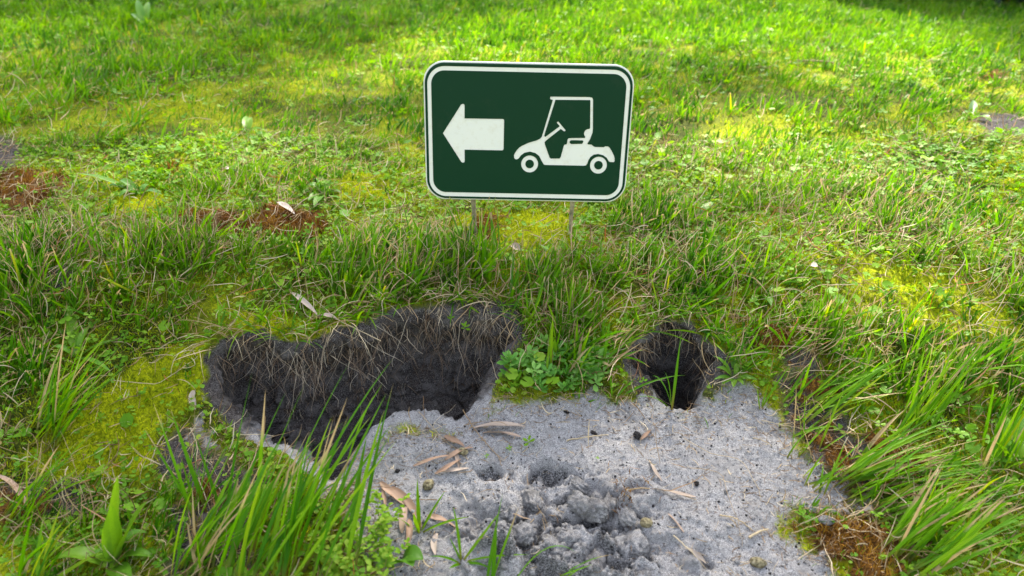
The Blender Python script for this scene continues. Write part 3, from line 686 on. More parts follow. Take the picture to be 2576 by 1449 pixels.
Rs = Matrix.Rotation(R(1.2), 4, 'Y') @ Matrix.Rotation(R(90-4.0), 4, 'X')     # upright, leaning back a little
def sign_part(name, VF, m, parent, smooth=False):
    V, F = VF; me = bpy.data.meshes.new(name)
    me.from_pydata([tuple(q*.001 for q in v) for v in V], [], F); bm = bmesh.new(); bm.from_mesh(me)
    bmesh.ops.recalc_face_normals(bm, faces=bm.faces); bm.to_mesh(me); bm.free()
    me.materials.append(m)
    o = bpy.data.objects.new(name, me); C.objects.link(o)
    if parent: o.parent = parent; o.matrix_parent_inverse = Matrix.Identity(4)
    return o
m, n, out = mat("sign_green"); M_sg = m
co = N(n, "ShaderNodeTexCoord").outputs['Object']
v1 = noise(n, 1400, 2, .5, co); v2 = noise(n, 30, 4, .7, co); v3 = noise(n, 260, 5, .9, co)
c = mix(n, mth(n, 'MULTIPLY', v2, .35), (.0007, .0300, .0105), (.0012, .038, .0150))
c = mix(n, mth(n, 'MULTIPLY', mth(n, 'SUBTRACT', v3, .70), 4, True), c, (.05, .12, .085))
mp = N(n, "ShaderNodeMapping"); mp.inputs['Scale'].default_value = (1, .12, 1); mp.inputs['Rotation'].default_value = (0, 0, .5); L(n, co, mp.inputs[0])
scr = noise(n, 520, 3, .6, mp.outputs[0]); dst = noise(n, 18, 5, .75, co)
c = mix(n, mth(n, 'MULTIPLY', mth(n, 'SUBTRACT', scr, .735), 6, True), c, (.07, .16, .11))
c = mix(n, mth(n, 'MULTIPLY', mth(n, 'SUBTRACT', dst, .56), .5, True), c, (.10, .10, .065))
principled(n, out, c, .45, .14, v1, .35, .0004)
m, n, out = mat("sign_white"); M_sw = m
co = N(n, "ShaderNodeTexCoord").outputs['Object']
c = mix(n, mth(n, 'MULTIPLY', mth(n, 'SUBTRACT', noise(n, 45, 5, .75, co), .52), 3.0, True), (.74, .73, .655), (.60, .56, .42))
principled(n, out, c, .45, .4, noise(n, 900, 2, .5, co), .15, .0003)
m, n, out = mat("sign_stake"); M_st = m
c = ramp(n, noise(n, 120, 4, .7), [(.3, (.10, .085, .05)), (.5, (.22, .19, .11)), (.7, (.34, .30, .19))])
principled(n, out, c, .6, .35, noise(n, 300, 3), .3, .0006)

zb = G(SG[0], SG[1])
sign = empty("golf_cart_sign", (SG[0], SG[1], zb), "green board on two stakes with a white left arrow and a white golf cart", "sign")
hold = SG-Vector((SG[0], SG[1], zb))
U0, U1, V0, V1 = -152.0, 152.0, -101.5, 98.6
def R_(off, r, dv=0): return rr(U0-off, U1+off, V0-off+dv, V1+off+dv, r)
board = sign_part("board", loft([(R_(1.3, 29.5), -12), (R_(1.9, 30), -11.4), (R_(1.9, 30), -3.6), (R_(1.0, 29), -3.0), (R_(-3, 26), -3.0), (R_(-3, 26), -1.2)]), M_sw, sign)
bo = rr(-148.2, 148.2, -98.0, 93.6, 25.5); bi = rr(-142.4, 142.4, -91.6, 87.7, 19.5)
rim_v, rim_f = loft([(bo, -1.25), (bo, -.15), (rr(-148.4, 148.4, -98.2, 93.8, 25.6), 0), (R_(-1.6, 28.5), 0), (R_(-.7, 29), -.25), (R_(-.1, 29.5), -1.0), (R_(0, 29.5), -2.98), (R_(-3.2, 26), -2.98)], False, False)
sign_part("rim", (rim_v, rim_f), M_sg, board)
panel = sign_part("panel", slab([(bi, [ARROW, BODY, circ(W1, RO), circ(W2, RO)]), (WIN, []), (SLOT, []), (circ(W1, RI), []), (circ(W2, RI), [])], -1.19, 0.0), M_sg, board)
sign_part("arrow", slab([(ARROW, [])], -1.15, -.75), M_sw, board)
cart = sign_part("cart_symbol", slab([(BODY, [WIN, SLOT])], -1.15, -.75), M_sw, board)
for c_ in (W1, W2): sign_part("wheel", slab([(circ(c_, RO), [circ(c_, RI)])], -1.15, -.75), M_sw, cart)
sign_part("border", slab([(bo, [bi])], -1.15, -.75), M_sw, board)
board.matrix_local = Matrix.Translation(hold) @ Rs
for o in board.children: pass
def stake(px0, px1, py1):
    top = ray_at(px0, 470, 1.037); b = ray_at(px1, py1, 1.038); b2 = b+(b-top)*.5
    pts = [top+(b2-top)*k/8+np.array([.0007*math.sin(k*1.3), 0, 0]) for k in range(9)]
    Q = np.array(pts)[None]-np.array(sign.location)
    v, f, a = tubes(Q, np.array([.0043]), np.array([.5]), 10)
    r_ = mesh_np("stake", v, [f], {}, M_st, parent=sign)
stake(1186, 1200, 606); stake(1441, 1435, 600)

# ------------------------------------------------------------ hand placed blades, plants and litter
def bez(a, b, c, S):
    t = np.linspace(0, 1, S+1)[:, None]
    return (1-t)**2*a+2*t*(1-t)*b+t*t*c
def ribbon(a, b, c, width, S=10, rnd=.5, dry=.05, shape='blade', fold=.25, roll=0.0, wav=0.0):
    """a leaf or blade along a curve a-b-c, three or five vertices across, slightly folded"""
    Q = bez(np.array(a), np.array(b), np.array(c), S); T = np.gradient(Q, axis=0); T /= np.linalg.norm(T, axis=1, keepdims=True)
    up = np.array([0, 0, 1.0]); side = np.cross(T, up); bad = np.linalg.norm(side, axis=1) < .15
    side[bad] = np.cross(T[bad], np.array([0, 1.0, 0])); side /= np.linalg.norm(side, axis=1, keepdims=True)
    nn = np.cross(side, T)
    t = np.linspace(0, 1, S+1)
    rl = roll+wav*np.sin(t*5+rnd*9)
    s2 = side*np.cos(rl)[:, None]+nn*np.sin(rl)[:, None]; n2 = nn*np.cos(rl)[:, None]-side*np.sin(rl)[:, None]
    if shape == 'blade': pr = np.minimum(1, .55+1.5*t)*(1-t**2.6)+.02
    elif shape == 'lance': pr = np.sin(np.clip(t, .0, 1)**.85*PI)**.8*.95+.10*(1-t)
    elif shape == 'dry': pr = np.sin(np.clip(.04+.94*t, 0, 1)*PI)**.6
    else: pr = np.where(t < .25, .14, np.sin(np.clip((t-.18)/.82, 0, 1)*PI)**.6)
    hw = width/2*pr; cols = (-1, -.5, 0, .5, 1)
    V = np.stack([Q+s2*(hw*k)[:, None]+n2*(hw*fold*abs(k))[:, None]*1.4 for k in cols], 1)
    k = len(cols); idx = np.arange((S+1)*k).reshape(S+1, k)
    F = np.concatenate([np.stack([idx[:-1, j], idx[:-1, j+1], idx[1:, j+1], idx[1:, j]], -1) for j in range(k-1)])
    m_ = (S+1)*k
    return V.reshape(-1, 3), F, dict(rnd=np.full(m_, rnd), dry=np.full(m_, dry), t=np.repeat(t, k))
def local(part, o): return (part[0]-np.array(o), part[1], part[2])
def tri_curve(a, tip, bow):
    a = np.array(a); tip = np.array(tip); m_ = (a+tip)/2; m_[2] += bow; return a, m_, tip

def grass_thing(name, label, cat, blist, group=None, m=None):
    """blist: (base px, base py, tip px, tip py, tip depth offset, width mm, bow m, rnd, dry)"""
    b0 = spot(blist[0][0], blist[0][1])
    parts = []
    for bx, by, tx, ty, dd, wd, bow, rn, dr in blist:
        a = spot(bx, by); a[2] -= .003; tip = ray_at(tx, ty, a[1]+dd); tip[2] = max(tip[2], G(tip[0], tip[1])+.004)
        p = tri_curve(a, tip, bow)
        parts.append(local(ribbon(*p, wd*.001, 10, rn, dr, 'blade', .3, random.uniform(-.7, .7), random.uniform(0, .5)), b0))
    V, Fs, A = join(parts); o = mesh_np(name, V, Fs, A, m or M_grass); o.location = b0
    return tag(o, label, cat, group)
rd = random.uniform
# the big tuft in front of the left burrow
bl = []
for i in range(92):
    k = rd(0, 1); tx = 600+390*k+rd(-25, 25); ty = 1210-240*k**.7*rd(.5, 1)+rd(-30, 60)
    if i > 56: tx = rd(640, 940); ty = rd(1090, 1300)
    bx = tx-rd(80, 300)*(.4+.8*k); by = rd(1330, 1520)
    bl.append((bx, by, tx, ty, rd(.02, .09), rd(2.8, 6.8), rd(.004, .04), rd(.3, .92), rd(.02, .12) if rd(0, 1) < .7 else rd(.2, .5)))
bl += [(700,1400,990,900,.09,5.5,.03,.45,.05), (640,1420,880,910,.08,5,.02,.5,.05), (720,1430,962,965,.08,5.5,.02,.7,.04), (760,1440,985,1068,.06,6,.02,.5,.03), (600,1380,770,960,.05,4,.01,.5,.05), (560,1330,636,930,.05,3.5,.01,.35,.04), (640,1390,668,980,.05,5,.005,.75,.35), (560,1370,720,985,.05,4,.012,.4,.03)]
grass_thing("grass_tuft", "large tuft of long green blades leaning over the front of the left burrow", "grass tuft", bl)
bl = [(480+rd(-20, 20), 1290+rd(-30, 60), 480+rd(-150, 180), 1290-rd(90, 300), rd(-.01, .05), rd(2, 4), rd(.0, .02), rd(.2, .7), rd(.02, .3)) for _ in range(16)]
bl += [(560,1300,490,1090,.03,4,.01,.4,.1), (520,1290,430,1030,.03,5,.01,.5,.1)]
grass_thing("grass_tuft", "thin sparse tuft with splayed blades between the mossy bank and the large tuft", "grass tuft", bl)
# tufts lying over the sand from the right
for j, (bx, by, tx, ty, cnt, lb) in enumerate([(2115,1190,2330,1100,15,"green tuft on the right edge of the sand, upper one sweeping to the right"), (2125,1245,2420,1165,22,"tuft sweeping right across the reddish soil at mid height of the right sand edge"),
        (2180,1285,2400,1240,12,"low flat lying tuft just above the brown dead moss at lower right"), (2230,1390,2450,1230,24,"bright green tuft rising right of the brown dead moss at lower right"), (2290,1440,2560,1300,20,"tuft in the bottom right corner with yellowish blades"),
        (2010,1040,2190,960,16,"tuft overhanging the upper right corner of the sand mound"), (1985,1010,2130,900,8,"upright blades beside the small rosette plant right of the small burrow"), (1400,945,1440,850,12,"upright tuft growing through the creeping weed mat"), (1480,930,1570,860,12,"tuft leaning from the creeping weed mat toward the small burrow"), (90,1110,230,880,26,"thick tuft at the left edge leaning right over the clover"), (20,1330,150,1150,16,"dark tuft in the left corner below the mossy bank"), (455,1450,560,1290,24,"bushy tuft at the bottom between the plantain and the large tuft"), (60,1470,170,1330,18,"tuft of fine blades in the bottom left corner"), (2000,1125,2080,1040,9,"short sparse tuft on the straight right border of the sand"), (2040,1215,2150,1150,9,"short tuft at the corner where sand meets reddish soil"), (2480,1180,2576,1000,16,"tall tuft at the right edge of the view"), (2270,1100,2400,900,16,"tuft behind the right sand edge with brown tipped blades")]):
    bl = [(bx+rd(-32, 60), by+rd(-34, 34), tx+rd(-90, 110), ty+rd(-75, 60), rd(-.01, .05), rd(2.4, 5.2), rd(.004, .022), rd(.35, .95), rd(.04, .15) if rd(0, 1) < .78 else rd(.2, .95)) for _ in range(int(cnt*1.3))]
    grass_thing("grass_tuft", lb, "grass tuft", bl, "grass tufts around the sand")
# single seedlings on the sand and in the small burrow
grass_thing("grass_seedling", "tall bent blade rising out of the small right burrow", "grass seedling", [(1690,1032,1716,830,.04,4.2,.03,.45,.02), (1690,1032,1672,935,.01,3.5,.02,.5,.02), (1692,1030,1600,1000,-.01,3,.02,.5,.02), (1692,1031,1640,945,.03,3,.03,.4,.02)])
grass_thing("grass_seedling", "two bladed seedling at the upper right of the sand beside the rosette plant", "grass seedling", [(1912,1032,1900,950,.01,3.5,.0,.75,.02), (1912,1032,1990,915,.02,4,.005,.6,.02), (1914,1032,1935,960,.02,3,.0,.7,.02)])
grass_thing("grass_seedling", "small blades left of the small right burrow mouth", "grass seedling", [(1540,1005,1535,930,.01,2.5,.0,.6,.02), (1542,1006,1600,950,.01,2.5,.005,.5,.02), (1542,1006,1500,965,.0,2.5,.0,.6,.02), (1542,1006,1720,985,.03,3,.02,.5,.02)])
grass_thing("grass_seedling", "star shaped seedling at the bottom of the sand left of the centre", "grass seedling", [(1160,1410,1140,1275,.02,4,.02,.6,.02), (1162,1410,1260,1285,.02,3.5,.0,.75,.05), (1162,1410,1330,1395,-.01,3.5,.006,.7,.02), (1160,1412,1080,1400,-.01,3,.01,.5,.05), (1160,1412,1240,1440,-.01,3.5,.012,.5,.02), (1160,1408,1130,1350,.0,3,.0,.5,.1), (1158,1410,1130,1430,-.02,4,.002,.6,.02)])
grass_thing("grass_seedling", "long arching blades leaning over the bottom edge of the sand", "grass seedling", [(1220,1500,1265,1240,.05,5,.01,.4,.02), (1225,1500,1305,1275,.05,4,.005,.7,.3), (1235,1500,1250,1310,.02,5,.0,.35,.02), (1270,1520,1450,1390,.02,4,.07,.6,.02), (1370,1480,1540,1395,.0,3.5,.02,.6,.25), (1380,1480,1460,1430,-.01,4,.0,.8,.02), (1400,1480,1490,1420,-.01,3,.0,.7,.02)])
grass_thing("grass_seedling", "seedling with spiky blades growing through the fallen brown leaves", "grass seedling", [(1055,1335,1050,1205,.02,5,.01,.5,.02), (1058,1335,1120,1235,.02,4,.004,.65,.02), (1058,1338,1180,1300,.0,3.5,.008,.7,.02), (1056,1338,1090,1290,.0,4,.0,.8,.02), (1055,1338,1000,1300,.0,3.5,.0,.6,.02), (1052,1340,1040,1290,-.01,6,.0,.8,.1)])
for lb, bx, by in (("tiny dark green blade lying on the open sand below the small right burrow", 1775, 1060),):
    grass_thing("grass_seedling", lb, "grass seedling", [(bx+8, by+18, bx-5, by-12, .005, 3, .004, .5, .02)])

# plantain plants: every leaf a part
def plantain(px, py, leaves, label, cat="plantain", group="plantain plants in the turf", name="plantain_plant", shape='lance', m=M_lance, wk=1.15):
    b0 = spot(px, py); root = empty(name, b0, label, cat, group)
    for tx, ty, dd, wd, bow, rn in leaves:
        tip = ray_at(tx, ty, b0[1]+dd); tip[2] = max(tip[2], G(tip[0], tip[1])+.006)
        d = tip-b0; d[2] = 0; a = b0+d/(np.linalg.norm(d)+1e-6)*.003
        q = tri_curve(a, tip, bow); q[1][:2] = q[0][:2]*.55+q[2][:2]*.45
        v, f, at = ribbon(*q, wd*wk*.001, 14, rn, .03, shape, .22, rd(-.25, .25), .12)
        mesh_np("leaf", v-b0, [f], at, m, parent=root)
plantain(285, 1425, [(296,1195,.0,16,.0,.95), (372,1260,.0,17,.01,.8), (282,1268,-.02,15,.0,.75), (255,1330,.0,13,.02,.55), (372,1340,.02,17,.03,.5), (385,1400,.0,15,.02,.6), (130,1415,-.01,15,.03,.8), (250,1400,.01,12,.03,.5), (330,1490,-.04,16,.02,.6)], "large plantain with broad pale green lance leaves at the bottom left", wk=1.35)
plantain(1848, 950, [(1790,905,.02,7,.012,.6), (1800,935,.005,7,.01,.7), (1860,880,.04,7,.012,.6), (1825,860,.06,6,.012,.5), (1900,915,.02,8,.006,.5), (1905,955,-.01,8,.004,.6), (1870,968,-.015,7,.004,.8), (1845,975,-.02,7,.003,.8), (1815,968,-.015,7,.004,.6), (1795,955,-.01,6,.006,.5), (1855,915,.01,6,.012,.8)], "small rosette with narrow leaves right of the small burrow")
plantain(815, 490, [(770,470,.0,16,.02,.5), (835,465,.05,14,.01,.5), (800,450,.08,14,.02,.4), (775,505,-.05,14,.01,.7), (860,500,0,14,.01,.5), (790,520,-.08,13,.01,.6)], "grey green plantain rosette in the turf left of the sign")
plantain(625, 335, [(618,292,.06,17,.01,1.0), (632,295,.04,14,.01,.9), (600,330,.0,15,.01,.6), (660,338,.0,14,.01,.5)], "plantain with a bright yellow green striped leaf in the upper left turf")
plantain(365, 70, [(345,0,.12,24,.03,.5), (375,5,.12,26,.02,.6), (330,35,.04,24,.02,.4), (420,30,.02,22,.02,.4), (390,55,.0,22,.02,.5)], "broad leaved plantain at the top left edge of the view")
plantain(350, 490, [(300,455,.02,14,.02,.4), (390,470,.03,16,.02,.5), (300,500,-.03,14,.02,.5), (410,500,-.02,15,.015,.35), (260,470,.02,12,.02,.4), (150,440,.05,12,.03,.7)], "dark green plantain beside the rusty moss patch at the left")
plantain(1745, 560, [(1800,505,.05,15,.01,.8), (1770,520,.03,13,.01,.6), (1720,530,.0,12,.01,.5), (1800,560,-.03,13,.01,.6)], "bright broad plantain leaves right of the sign's right stake")
plantain(2540, 1180, [(2576,1040,.05,18,.01,.45), (2520,1040,.05,15,.02,.7), (2490,1110,.0,14,.02,.7), (2600,1180,-.02,16,.02,.6), (2570,1110,.02,14,.02,.9)], "broad leaved plantain at the right edge beside the tall tuft")
plantain(1915, 745, [(1965,730,.0,13,.01,.35), (1880,700,.06,12,.01,.7), (1940,770,-.05,12,.01,.4), (1890,760,-.03,10,.01,.8)], "plantain with a dark glossy leaf above the right burrow")
plantain(2445, 300, [(2448,252,.08,15,.01,.1), (2420,290,.0,20,.02,.7), (2490,320,-.05,18,.02,.7)], "upright dark leaf plant beside the bare soil at the upper right")
plantain(1005, 1405, [(1065,1408,-.01,20,.012,.35), (1040,1425,-.02,18,.01,.45), (950,1430,-.03,16,.01,.6)], "glossy broad leaves at the foot of the chickweed on the left edge of the sand")
plantain(195, 900, [(280,935,-.05,9,.01,.5), (240,860,.04,9,.02,.7), (190,820,.07,13,.01,.9), (130,870,.0,10,.01,.5), (300,870,.02,9,.01,.6)], "light green plantain in clover at the left side")

# creeping speedwell mat: each rosette a part
def rosettes(name, label, cat, pts, sc, m, part="rosette"):
    b0 = spot(*pts[0]); root = empty(name, b0, label, cat)
    T, Fa, tt = sprig()
    for px, py in pts:
        p = spot(px, py)+np.array([0, 0, rd(.004, .014)]); s = sc*rd(.7, 1.25)
        V, Fo, at = scatter(T, Fa, tt, p[None], np.array([rd(0, 6)]), np.array([rd(-.3, .5)]), np.array([rd(-.4, .4)]), np.array([s]))
        at['rnd'] = np.full(len(V), rd(.1, 1)); at['dry'] = np.zeros(len(V))
        mesh_np(part, V-b0, Fo, at, m, parent=root)
pts = []
while len(pts) < 66:
    a, b = rd(1275, 1535), rd(870, 1003)
    if ((a-1400)/132)**2+((b-935)/62)**2 < 1: pts.append((a, b))
rosettes("speedwell_patch", "mat of blue green creeping weed rosettes between the two burrows", "creeping plant", pts, .0165, M_glauc)
for px, py, sc, lb in [(1330,1118,.010,"star shaped green weed seedling on the sand by the large fallen leaves"), (1282,1135,.006,"small weed seedling on the sand left of the star shaped one"), (1225,1152,.004,"tiniest weed seedling on the sand, leftmost of the three"), (1502,1158,.003,"speck of green seedling alone in the middle of the sand"), (1170,830,.010,"little green sprout on the dark soil above the left burrow"), (1135,808,.008,"little green sprout in moss at the rim of the left burrow")]:
    p = spot(px, py); T, Fa, tt = sprig()
    V, Fo, at = scatter(T, Fa, tt, np.array([[0, 0, .003]]), np.array([rd(0, 6)]), np.array([.1]), np.array([0.1]), np.array([sc])); at['rnd'] = np.full(len(V), .6); at['dry'] = np.zeros(len(V))
    o = mesh_np("weed_seedling", V, Fo, at, M_clover); o.location = p; tag(o, lb, "seedling", "weed seedlings on the bare ground")
# chickweed at the bottom, left edge of the sand
b0 = spot(930, 1440); root = empty("chickweed", b0, "bright light green chickweed with oval leaves on the bottom left edge of the sand", "weed")
st = []; lv = []
for i in range(46):
    a = spot(rd(820, 1010), rd(1330, 1500)); tipx = rd(-.015, .05); q0 = a; q2 = a+np.array([rd(-.02, .035), rd(-.005, .03), rd(.012, .045)])
    Q = bez(q0, (q0+q2)/2+np.array([0, 0, .006]), q2, 7); st.append(local(tubes(Q[None], np.array([.0005]), np.array([.8])), b0))
    for k in (2, 3, 4, 5, 6, 7):
        for s in (-1, 1):
            az = rd(0, 6.28); l = rd(.004, .009); d = np.array([math.cos(az)*l, math.sin(az)*l, rd(-.001, .004)])
            lv.append(local(ribbon(Q[k], Q[k]+d*.5+np.array([0, 0, .001]), Q[k]+d, l*.62, 5, rd(.5, 1), 0, 'lance', .15), b0))
V, Fs, A = join(st); mesh_np("stem", V, Fs, A, M_clover, parent=root)
V, Fs, A = join(lv); mesh_np("leaf", V, Fs, A, M_clover, parent=root)['kind'] = 'stuff'
b0 = spot(1000, 1290); st = [local(tubes(bez(spot(880,1400)+np.array([0,0,.01]), ray_at(960,1330,.60), ray_at(1040,1262,.66), 10)[None], np.array([.0007]), np.array([.9])), b0)]

# fallen leaves: (ax, ay, bx, by, width mm, lift mm, shade, label)
LEAVES = [(1192,1080,1320,1078,9,7,.85,"longest pale brown curled leaf at the top of the sand below the left burrow"), (1215,1092,1310,1103,6,4,.7,"narrow pale brown leaf just under the longest curled one"),
 (1118,1100,1168,1128,7,4,.35,"small reddish brown leaf left of the longest curled one"), (1095,1195,1160,1160,6,5,.4,"upper leaf of the brown leaf pile on the left of the sand"), (1040,1175,1130,1150,5,4,.5,"thin leaf in the brown leaf pile on the left of the sand"),
 (1120,1160,1190,1130,6,7,.45,"curled leaf at the right of the brown leaf pile"), (1095,1192,1180,1182,5,3,.9,"pale straight leaf at the foot of the brown leaf pile"), (1140,1140,1155,1180,5,3,.75,"short pale leaf standing in the brown leaf pile"),
 (958,1215,1020,1275,9,5,.5,"brown leaf pointing down right, top of the fallen leaves around the seedling"), (985,1228,1060,1330,9,8,.4,"long brown leaf crossing behind the spiky seedling"), (1022,1272,1012,1345,9,5,.6,"upright brown leaf left of the spiky seedling"), (1030,1310,1020,1385,8,3,.45,"brown leaf lying toward the viewer under the spiky seedling"),
 (1075,1300,1145,1330,8,4,.45,"reddish brown leaf to the right of the spiky seedling"), (935,1345,1000,1310,6,3,.55,"narrow brown leaf at the left foot of the spiky seedling"), (962,1230,970,1280,5,4,.35,"small dark brown leaf left end of the fallen leaves"), (1100,1345,1095,1400,7,1,.9,"bleached grey leaf pressed flat in the sand below the brown leaves"),
 (1632,1160,1665,1215,5,4,.85,"curved grey leaf lying on the middle of the sand"), (1640,1232,1750,1255,5,3,.8,"long thin grey brown leaf on the sand beside the rusty moss tuft"), (1680,1295,1720,1345,4,4,.6,"thin brown curled leaf on the lower right of the sand"), (1610,1110,1640,1085,5,2,.35,"small brown leaf chip beside the black lump"),
 (735,755,800,812,8,8,.95,"weathered grey brown leaf on the turf left of the left burrow rim"), (800,815,850,825,8,5,.9,"second weathered leaf touching the left burrow rim"), (2165,1290,2205,1305,12,6,1.0,"white bark chip on the rusty dead moss"), (700,525,742,545,11,9,1.0,"pale grey bark flake on the rusty moss left of the sign"),
 (1280,640,1310,650,12,8,.85,"pale pinkish leaf in the grass under the sign"), (488,985,492,1035,9,2,.95,"pale leaf with a small hole at the left rim of the burrow"), (1730,1385,1775,1425,5,4,.95,"bleached straw coloured husk at the lower right of the sand"), (560,440,600,450,12,8,.95,"pale dry leaf in the upper left turf"),
 (1560,880,1600,840,5,6,.5,"brown dry blade left of the small burrow rim"), (0,1215,75,1290,8,8,.6,"pinkish brown leaf at the left edge under the moss bank"), (2030,690,2060,700,14,8,1.0,"white dry leaf in the sunny turf at the right"), (2265,985,2300,1000,10,6,1.0,"white dry leaf in the sunny turf near the right edge")]
for ax, ay, bx, by, wd, lift, rn, lb in LEAVES:
    a = spot(ax, ay); b = spot(bx, by); a[2] += .002+(.01 if ay < 900 or ax < 480 else 0); b[2] += .003+(.01 if ay < 900 or ax < 480 else 0); c0 = (a+b)/2
    gz = G(c0[0], c0[1])
    mid = c0.copy(); mid[2] = max(c0[2], gz)+lift*.001; d = b-a; mid += np.array([-d[1], d[0], 0])*rd(-.18, .18)
    v, f, at = ribbon(a, mid, b, wd*.001, 14, rn, 0, 'dry', rd(.15, .5), rd(-.4, .4), rd(.1, .5))
    v2 = v.copy(); thick = .0003
    # closed, slightly thick leaf
    nV = len(v); v2[:, 2] -= thick
    F2 = f[:, ::-1]+nV
    o = mesh_np("fallen_leaf", np.concatenate([v, v2])-a, [np.concatenate([f, F2])], {k: np.concatenate([q, q]) for k, q in at.items()}, M_dead); o.location = a
    tag(o, lb, "bark chip" if "bark" in lb else "dead leaf", "fallen leaves and bark chips")

# twigs and dry stalks: list of pixel points
STALKS = [([(1150,960),(1165,1010),(1195,1075),(1260,1170)],.7,.3,"bent brown stalk standing on the sand right of the left burrow"), ([(2048,1115),(2060,1090)],.9,.4,"x")]
STALKS = [([(1165,1035),(1200,1095),(1255,1155),(1262,1180)],.7,.35,"brown bent stalk running down the sand left of centre"), ([(1055,1040),(1100,1095),(1175,1160)],.5,.6,"thin pale straw crossing the longest curled leaf"), ([(1425,1112),(1530,1098)],.9,.75,"straight straw lying level on the upper sand"),
 ([(1720,1105),(1790,1150),(1865,1160),(1900,1220),(1915,1260)],.45,.7,"long thin curved stalk on the right of the sand"), ([(1735,1180),(1815,1190),(1830,1250),(1860,1330),(1866,1380)],.35,.5,"very thin twig winding down the right of the sand"), ([(1895,1105),(1942,1125)],.6,.7,"short straw on the upper right of the sand"),
 ([(1690,1370),(1740,1395),(1775,1430)],.8,.85,"pale kinked straw at the bottom of the sand"), ([(1810,1300),(1850,1310),(1890,1335)],.9,.7,"tan stalk above the small hollow at the lower right"), ([(1885,1355),(1930,1335)],1.6,.8,"thick pale stub lying at the edge of the rusty moss"), ([(1915,1060),(1960,1075),(2030,1085)],.6,.8,"dry stem curving along the upper right sand edge"),
 ([(600,1098),(690,1100)],.5,.9,"straight pale straw lying across the dark of the left burrow"), ([(440,1065),(400,1120),(380,1170)],1.0,.85,"pale stalk leaning at the edge of the mossy bank"), ([(480,1080),(500,1130),(492,1180)],.8,.85,"arched pale stalk on the sandy patch left of the burrow"), ([(1340,1255),(1360,1310),(1385,1350),(1400,1365)],.35,.5,"thin root on the crumbled sand"),
 ([(1335,1320),(1360,1290),(1375,1350)],.5,.55,"bent straw sticking from the crumbled sand"), ([(1530,1235),(1600,1232),(1680,1240),(1750,1260)],.9,.6,"curved brown stick passing the rusty moss tuft"), ([(2005,1410),(2060,1380),(2075,1350)],.6,.8,"pale kinked stem on the rusty moss"), ([(2120,1330),(2160,1345),(2215,1340)],.7,.85,"pale bent stem beside the white bark chip"),
 ([(2185,1290),(2190,1340)],.9,.8,"short pale stub under the white bark chip"), ([(1990,1290),(2110,1275)],.5,.6,"fine straw at the top of the rusty moss"), ([(1200,650),(1290,760),(1360,800),(1400,850)],.7,.95,"long pale stem draped from the turf toward the left burrow"), ([(960,880),(850,830),(790,770)],.6,.8,"dry stem arching over the rim of the left burrow"),
 ([(280,960),(400,975),(500,900)],.6,.8,"long dry stem lying over the bright moss bank"), ([(60,1130),(130,1190),(160,1240)],.6,.8,"dry stem at the left edge of the moss bank"), ([(1290,1000),(1250,960),(1235,900)],.5,.8,"pale root curling at the right end of the left burrow"), ([(2000,165),(2080,170),(2140,180)],3.0,.55,"stick lying in the far turf at the upper right"),
 ([(1100,1260),(1040,1265),(990,1255)],.6,.15,"dark twig among the fallen leaves around the seedling"), ([(1065,1000),(1068,1060),(1040,1100)],.4,.15,"thin dark twig at the front of the left burrow")]
for pts_, r_, rn, lb in STALKS:
    P = [spot(*q)+np.array([0, 0, .0016+(.012 if q[1] < 900 else 0)]) for q in pts_]
    b0 = P[0]; T_ = np.linspace(0, len(P)-1, 14); Q = np.stack([np.interp(T_, range(len(P)), [p[k] for p in P]) for k in range(3)], 1)
    Qs = Q.copy(); Qs[1:-1] = (Q[:-2]+2*Q[1:-1]+Q[2:])/4; Qs[:, 2] += .0012*rng.uniform(0, 1, 14)+.002*np.sin(np.linspace(0, PI, 14)); Qs[:, 0] += rng.normal(0, .0005, 14)
    v, f, at = tubes((Qs-b0)[None], np.array([[r_*.001]*14])*np.linspace(1, .6, 14), np.array([rn]), 5)
    o = mesh_np("dry_stalk", v, [f], at, M_straw); o.location = b0; tag(o, lb, "dry stalk", "dry stalks and twigs on the ground")

# stones, pods and clods
def clod(name, px, py, s, sq, m, label, cat, seed, sink=.35, rough=.25):
    bm = bmesh.new(); bmesh.ops.create_icosphere(bm, subdivisions=4, radius=1)
    for v in bm.verts:
        c_ = v.co.copy(); q = np.array([c_.x*1.7+seed, c_.y*1.7+c_.z*1.3+seed*.7])
        d = 1+rough*float(fbm(q[0:1], q[1:2], seed, 3)[0])+rough*.8*float(fbm(q[0:1]*3.5, q[1:2]*3.5+c_.z*3, seed+3, 4)[0])
        v.co = Vector((c_.x*d*sq[0], c_.y*d*sq[1], c_.z*d*sq[2]))*s
    for f in bm.faces: f.smooth = True
    me = bpy.data.meshes.new(name); bm.to_mesh(me); bm.free(); me.materials.append(m)
    o = bpy.data.objects.new(name, me); C.objects.link(o); p = spot(px, py); o.location = (p[0], p[1], p[2]+s*sq[2]*(1-sink*1.4)); o.rotation_euler = (0, 0, seed*1.7)
    return tag(o, label, cat)
clod("soil_lump", 1602, 1100, .0052, (1.2, .8, .8), M_dark, "black lump with a pointed top in the middle of the upper sand", "soil lump", 3, .2, .3)
clod("soil_lump", 1493, 1089, .0040, (1.3, .8, .4), M_dark, "flat black crumb left of the pointed black lump", "soil lump", 5, .5, .6)
clod("soil_lump", 1752, 1219, .0032, (1, .9, .7), M_dark, "round black crumb alone on the right half of the sand", "soil lump", 6, .3, .5)
clod("soil_lump", 1425, 1038, .0034, (1.1, .8, .6), M_dark, "dark crumb just below the creeping weed mat", "soil lump", 7, .4, .5)
clod("soil_lump", 1000, 1186, .0028, (1, 1, .7), M_dark, "dark crumb near the top left of the brown leaf pile", "soil lump", 17, .4, .5)
clod("seed_pod", 1078, 1226, .0075, (1.1, .8, .8), M_pod, "speckled tan seed pod beside the brown leaves at the left of the sand", "seed pod", 8, .2, .12)
